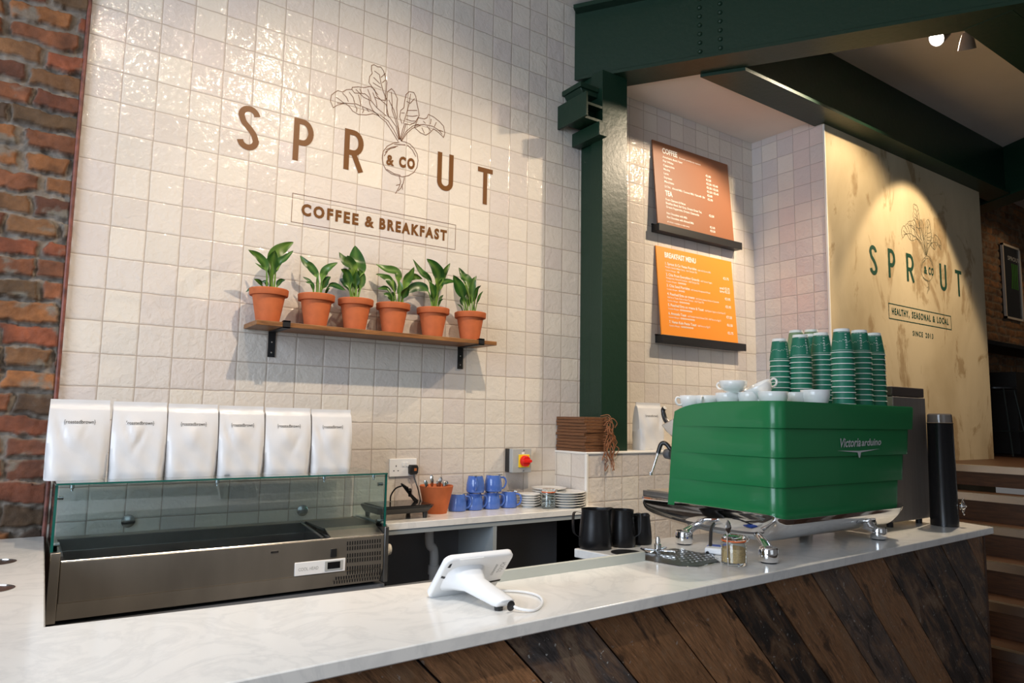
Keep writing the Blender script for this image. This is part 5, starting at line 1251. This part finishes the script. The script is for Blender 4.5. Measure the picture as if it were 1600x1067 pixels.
for px, y, n, nm, lb, tw in stacks:
    x, y = ontop(px, y)
    x = min(x, 2.885)
    pt = at(px, tops[nm], 1, y)      # top of the stack
    n = int(round((pt[2]-PH-DECK-.001)/PP))+1
    z0 = DECK+.001; pitch = (pt[2]-PH-z0)/(n-1)
    for k in range(n):
        top = k == n-1; src = pcp if top else pc0
        if first[int(top)]: o = src; first[int(top)] = False; o.location = (x, y, z0+k*pitch); o.rotation_euler = (0, 0, tw if top else random.uniform(0, 6))
        else: o = dup(src, (x+random.uniform(-.0008, .0008), y+random.uniform(-.0008, .0008), z0+k*pitch), tw*2-.3 if top else random.uniform(0, 6))
        o['label'] = 'upturned green paper cup, %s %s' % ('topmost' if top else ordn[k], lb)
for q_, (px, py, lb) in enumerate(((1246.5, 517, 'left of the two'), (1270.5, 516, 'right of the two'))):
    y = -1.235; x, y = ontop(px, y); pt = at(px, py, 1, y)
    n = 8; pitch = (pt[2]-PH-1.437)/(n-1)
    for k in range(n):
        if q_ == 0 and k == 0: o = pco; o.location = (x, y, 1.437)
        else: o = dup(pco, (x, y, 1.437+k*pitch), 0)
        o['label'] = 'olive green paper cup, %s of the rear olive stack, %s' % ('topmost' if k == n-1 else ordn[k], lb)
        o['group'] = 'olive takeaway cups in the rear stacks'

# ------------------------------------------------------------------ grinder + black canister
gr = thing('coffee_grinder', 'tall dark grey box-shaped grinder behind the right end of the espresso machine', 'grinder', (3.16, -1.4, ZT))
gy_ = -1.48
part('housing', MB().prism([(3.045, .965), (3.385, .965), (3.378, 1.515), (3.085, 1.515)], 1, gy_, -1.20), M('graphite_steel', (.30, .265, .24), .42, .6, var=.06, vscale=4, stretch=(20, 1, 1)), gr, True, bevel=.004)
part('lid', MB().box(3.087, 3.380, gy_+.005, -1.205, 1.517, 1.560), M('smoked_lid', (.085, .065, .055), .35), gr, True, bevel=.004)
for x in (3.08, 3.34):
    for y in (gy_+.035, -1.24): part('foot', MB().lathe([(.014, .940), (.014, .966)], (x, y, 0), 14), m_black, gr, True)
cn = thing('black_canister_grinder', 'slim black cylindrical grinder with a silver knob at the right end of the counter', 'grinder', (3.375, -1.548, ZT))
cxn, cyn = 3.358, -1.548
part('body', MB().lathe([(.057, .001), (.057, .02), (.052, .455), (.054, .46), (.001, .46)], (cxn, cyn, ZT), 40), M('black_gloss_metal', (.008, .008, .009), .25), cn, True, smooth=40)
part('lid', MB().lathe([(.051, .461), (.049, .497), (.044, .502), (.001, .502)], (cxn, cyn, ZT), 40), M('clear_smoked_lid', (.16, .13, .11), .1, spec=.6), cn, True, smooth=40)
kd = (cxn+.028, cyn-.056, 1.03)
kn = part('knob', MB().lathe([(.014, 0), (.016, .012), (.010, .02), (.001, .022)], kd, 16, axis=(.2, -1, 0)), m_chrome, cn, True)
mb = MB()
for k in range(4):
    a = PI/4*0+PI/2*k; mb.tube([kd, (kd[0]+.024*math.cos(a), kd[1]-.014, kd[2]+.034*math.sin(a))], .003, 6); mb.lathe([(.001, -.005), (.005, 0), (.001, .005)], (kd[0]+.024*math.cos(a), kd[1]-.014, kd[2]+.034*math.sin(a)), 8)
mb.tube([(kd[0]+.016*math.cos(2*PI*k/16), kd[1]-.012, kd[2]+.026*math.sin(2*PI*k/16)) for k in range(16)], .002, 6, True)
part('knob_spokes', mb, m_chrome, cn, True)

# ================================================================== CEILING SPOT
fx = thing('ceiling_spotlight', 'white twin-head ceiling spotlight, its left head glowing, near the upper right corner', 'spotlight', (4.2, -1.34, ZC))
part('mount', MB().box(4.10, 4.36, -1.37, -1.31, ZC-.03, ZC-.001), m_lampb, fx, True, bevel=.004)
def head(c, d, lit):
    d = Vector(d).normalized(); c = Vector(c)
    h = part('head', MB().lathe([(.001, -.085), (.026, -.085), (.030, -.07), (.045, 0), (.047, .012), (.043, .012), (.041, .002), (.001, .001)], tuple(c), 28, axis=d), m_lampb, fx, True, smooth=40)
    part('lens', MB().lathe([(.041, .004), (.001, .0045)], tuple(c), 28, axis=d, cap=False), m_lampw if lit else M('lamp_lens_off', (.35, .30, .26), .4), h, True)
    part('arm', MB().tube([tuple(c-d*.06), (float(c.x)+.04, -1.34, ZC-.02)], .010, 10), m_lampb, fx, True)
head(tuple(at(1465, 59, 2, 3.585)), (-.80, .25, -.55), True)
head(tuple(at(1511, 74, 2, 3.60)), (.45, .25, -.95), False)

# ================================================================== BEYOND THE PLASTER WALL
po = thing('framed_poster', 'framed dark poster with green vegetable picture on the far brick wall', 'poster', (8.4, -.04, 2.8))
p00 = at(1564, 379, 1, -.035); p01 = at(1572, 497, 1, -.035)
fx0, fx1, fz0, fz1 = 7.97, 8.78, (at(1572, 497, 1, -.035))[2], at(1564, 379, 1, -.035)[2]
fx0 = (p00[0]+p01[0])/2
part('frame', MB().box(fx0, fx0+.022, -.045, -.022, fz0, fz1).box(fx1-.022, fx1, -.045, -.022, fz0, fz1).box(fx0, fx1, -.045, -.022, fz0, fz0+.022).box(fx0, fx1, -.045, -.022, fz1-.022, fz1), M('pale_oak_frame', (.62, .54, .44), .5), po, True)
part('print', MB().box(fx0+.02, fx1-.02, -.032, -.024, fz0+.02, fz1-.02), M('charcoal_print', (.03, .032, .035), .15), po, True)
mb = MB()
for k in range(4): mb.ribbon([(fx0+.22+.05*k, fz0+.34), (fx0+.25+.04*k, fz0+.50), (fx0+.25+.045*k, fz0+.62)], .022, -.0325)
part('picture', mb, M('green_print', (.05, .22, .02), .4), po, True, smooth=0, recalc=False)
tb = MB(); text(tb, 'SPROUT', (fx0+.15, -.0325, fz1-.16), (1, 0, 0), (0, 0, 1), .045, .30, .01); part('title', tb, m_pgrey, po, True, smooth=0, recalc=False)
sh2 = part('bar_shelf', MB().box(6.9, 9.0, -.36, -.03, 2.13, 2.17), m_black, loc=(7.8, -.2, 2.05), bevel=.004); tag(sh2, 'black wall-mounted bar shelf below the poster on the far brick wall', 'shelf')
cb = part('low_cabinet', MB().box(7.75, 9.2, -.30, -.035, 1.13, 1.92), M('near_black_cabinet', (.02, .017, .014), .6), loc=(8.4, -.15, 1.13)); tag(cb, 'near-black cabinet standing under the bar shelf beyond the stairs', 'cabinet')
def stool(x, y, label):
    t = thing('wire_stool', label, 'stool', (x, y, 1.13), 0, 'wire-frame stools on the landing')
    part('seat', MB().lathe([(.17, .60), (.17, .615), (.16, .62), (.001, .62)], seg=28), m_blackp, t)
    fr = [(.16, .16), (-.16, .16), (-.16, -.16), (.16, -.16)]
    for a, b_ in fr: part('leg', MB().tube([(a*.7, b_*.7, .60), (a*1.15, b_*1.15, 0)], .007, 8), M_wire, t)
    part('foot_ring', MB().tube([(a*1.03, b_*1.03, .22) for a, b_ in fr], .006, 8, True), M_wire, t)
M_wire = M('grey_green_wire', (.045, .055, .05), .4, .5)
stool(7.25, -.30, 'wire-frame stool under the bar shelf, nearer the plastered wall'); stool(7.95, -.55, 'wire-frame stool on the landing, at the right frame edge')
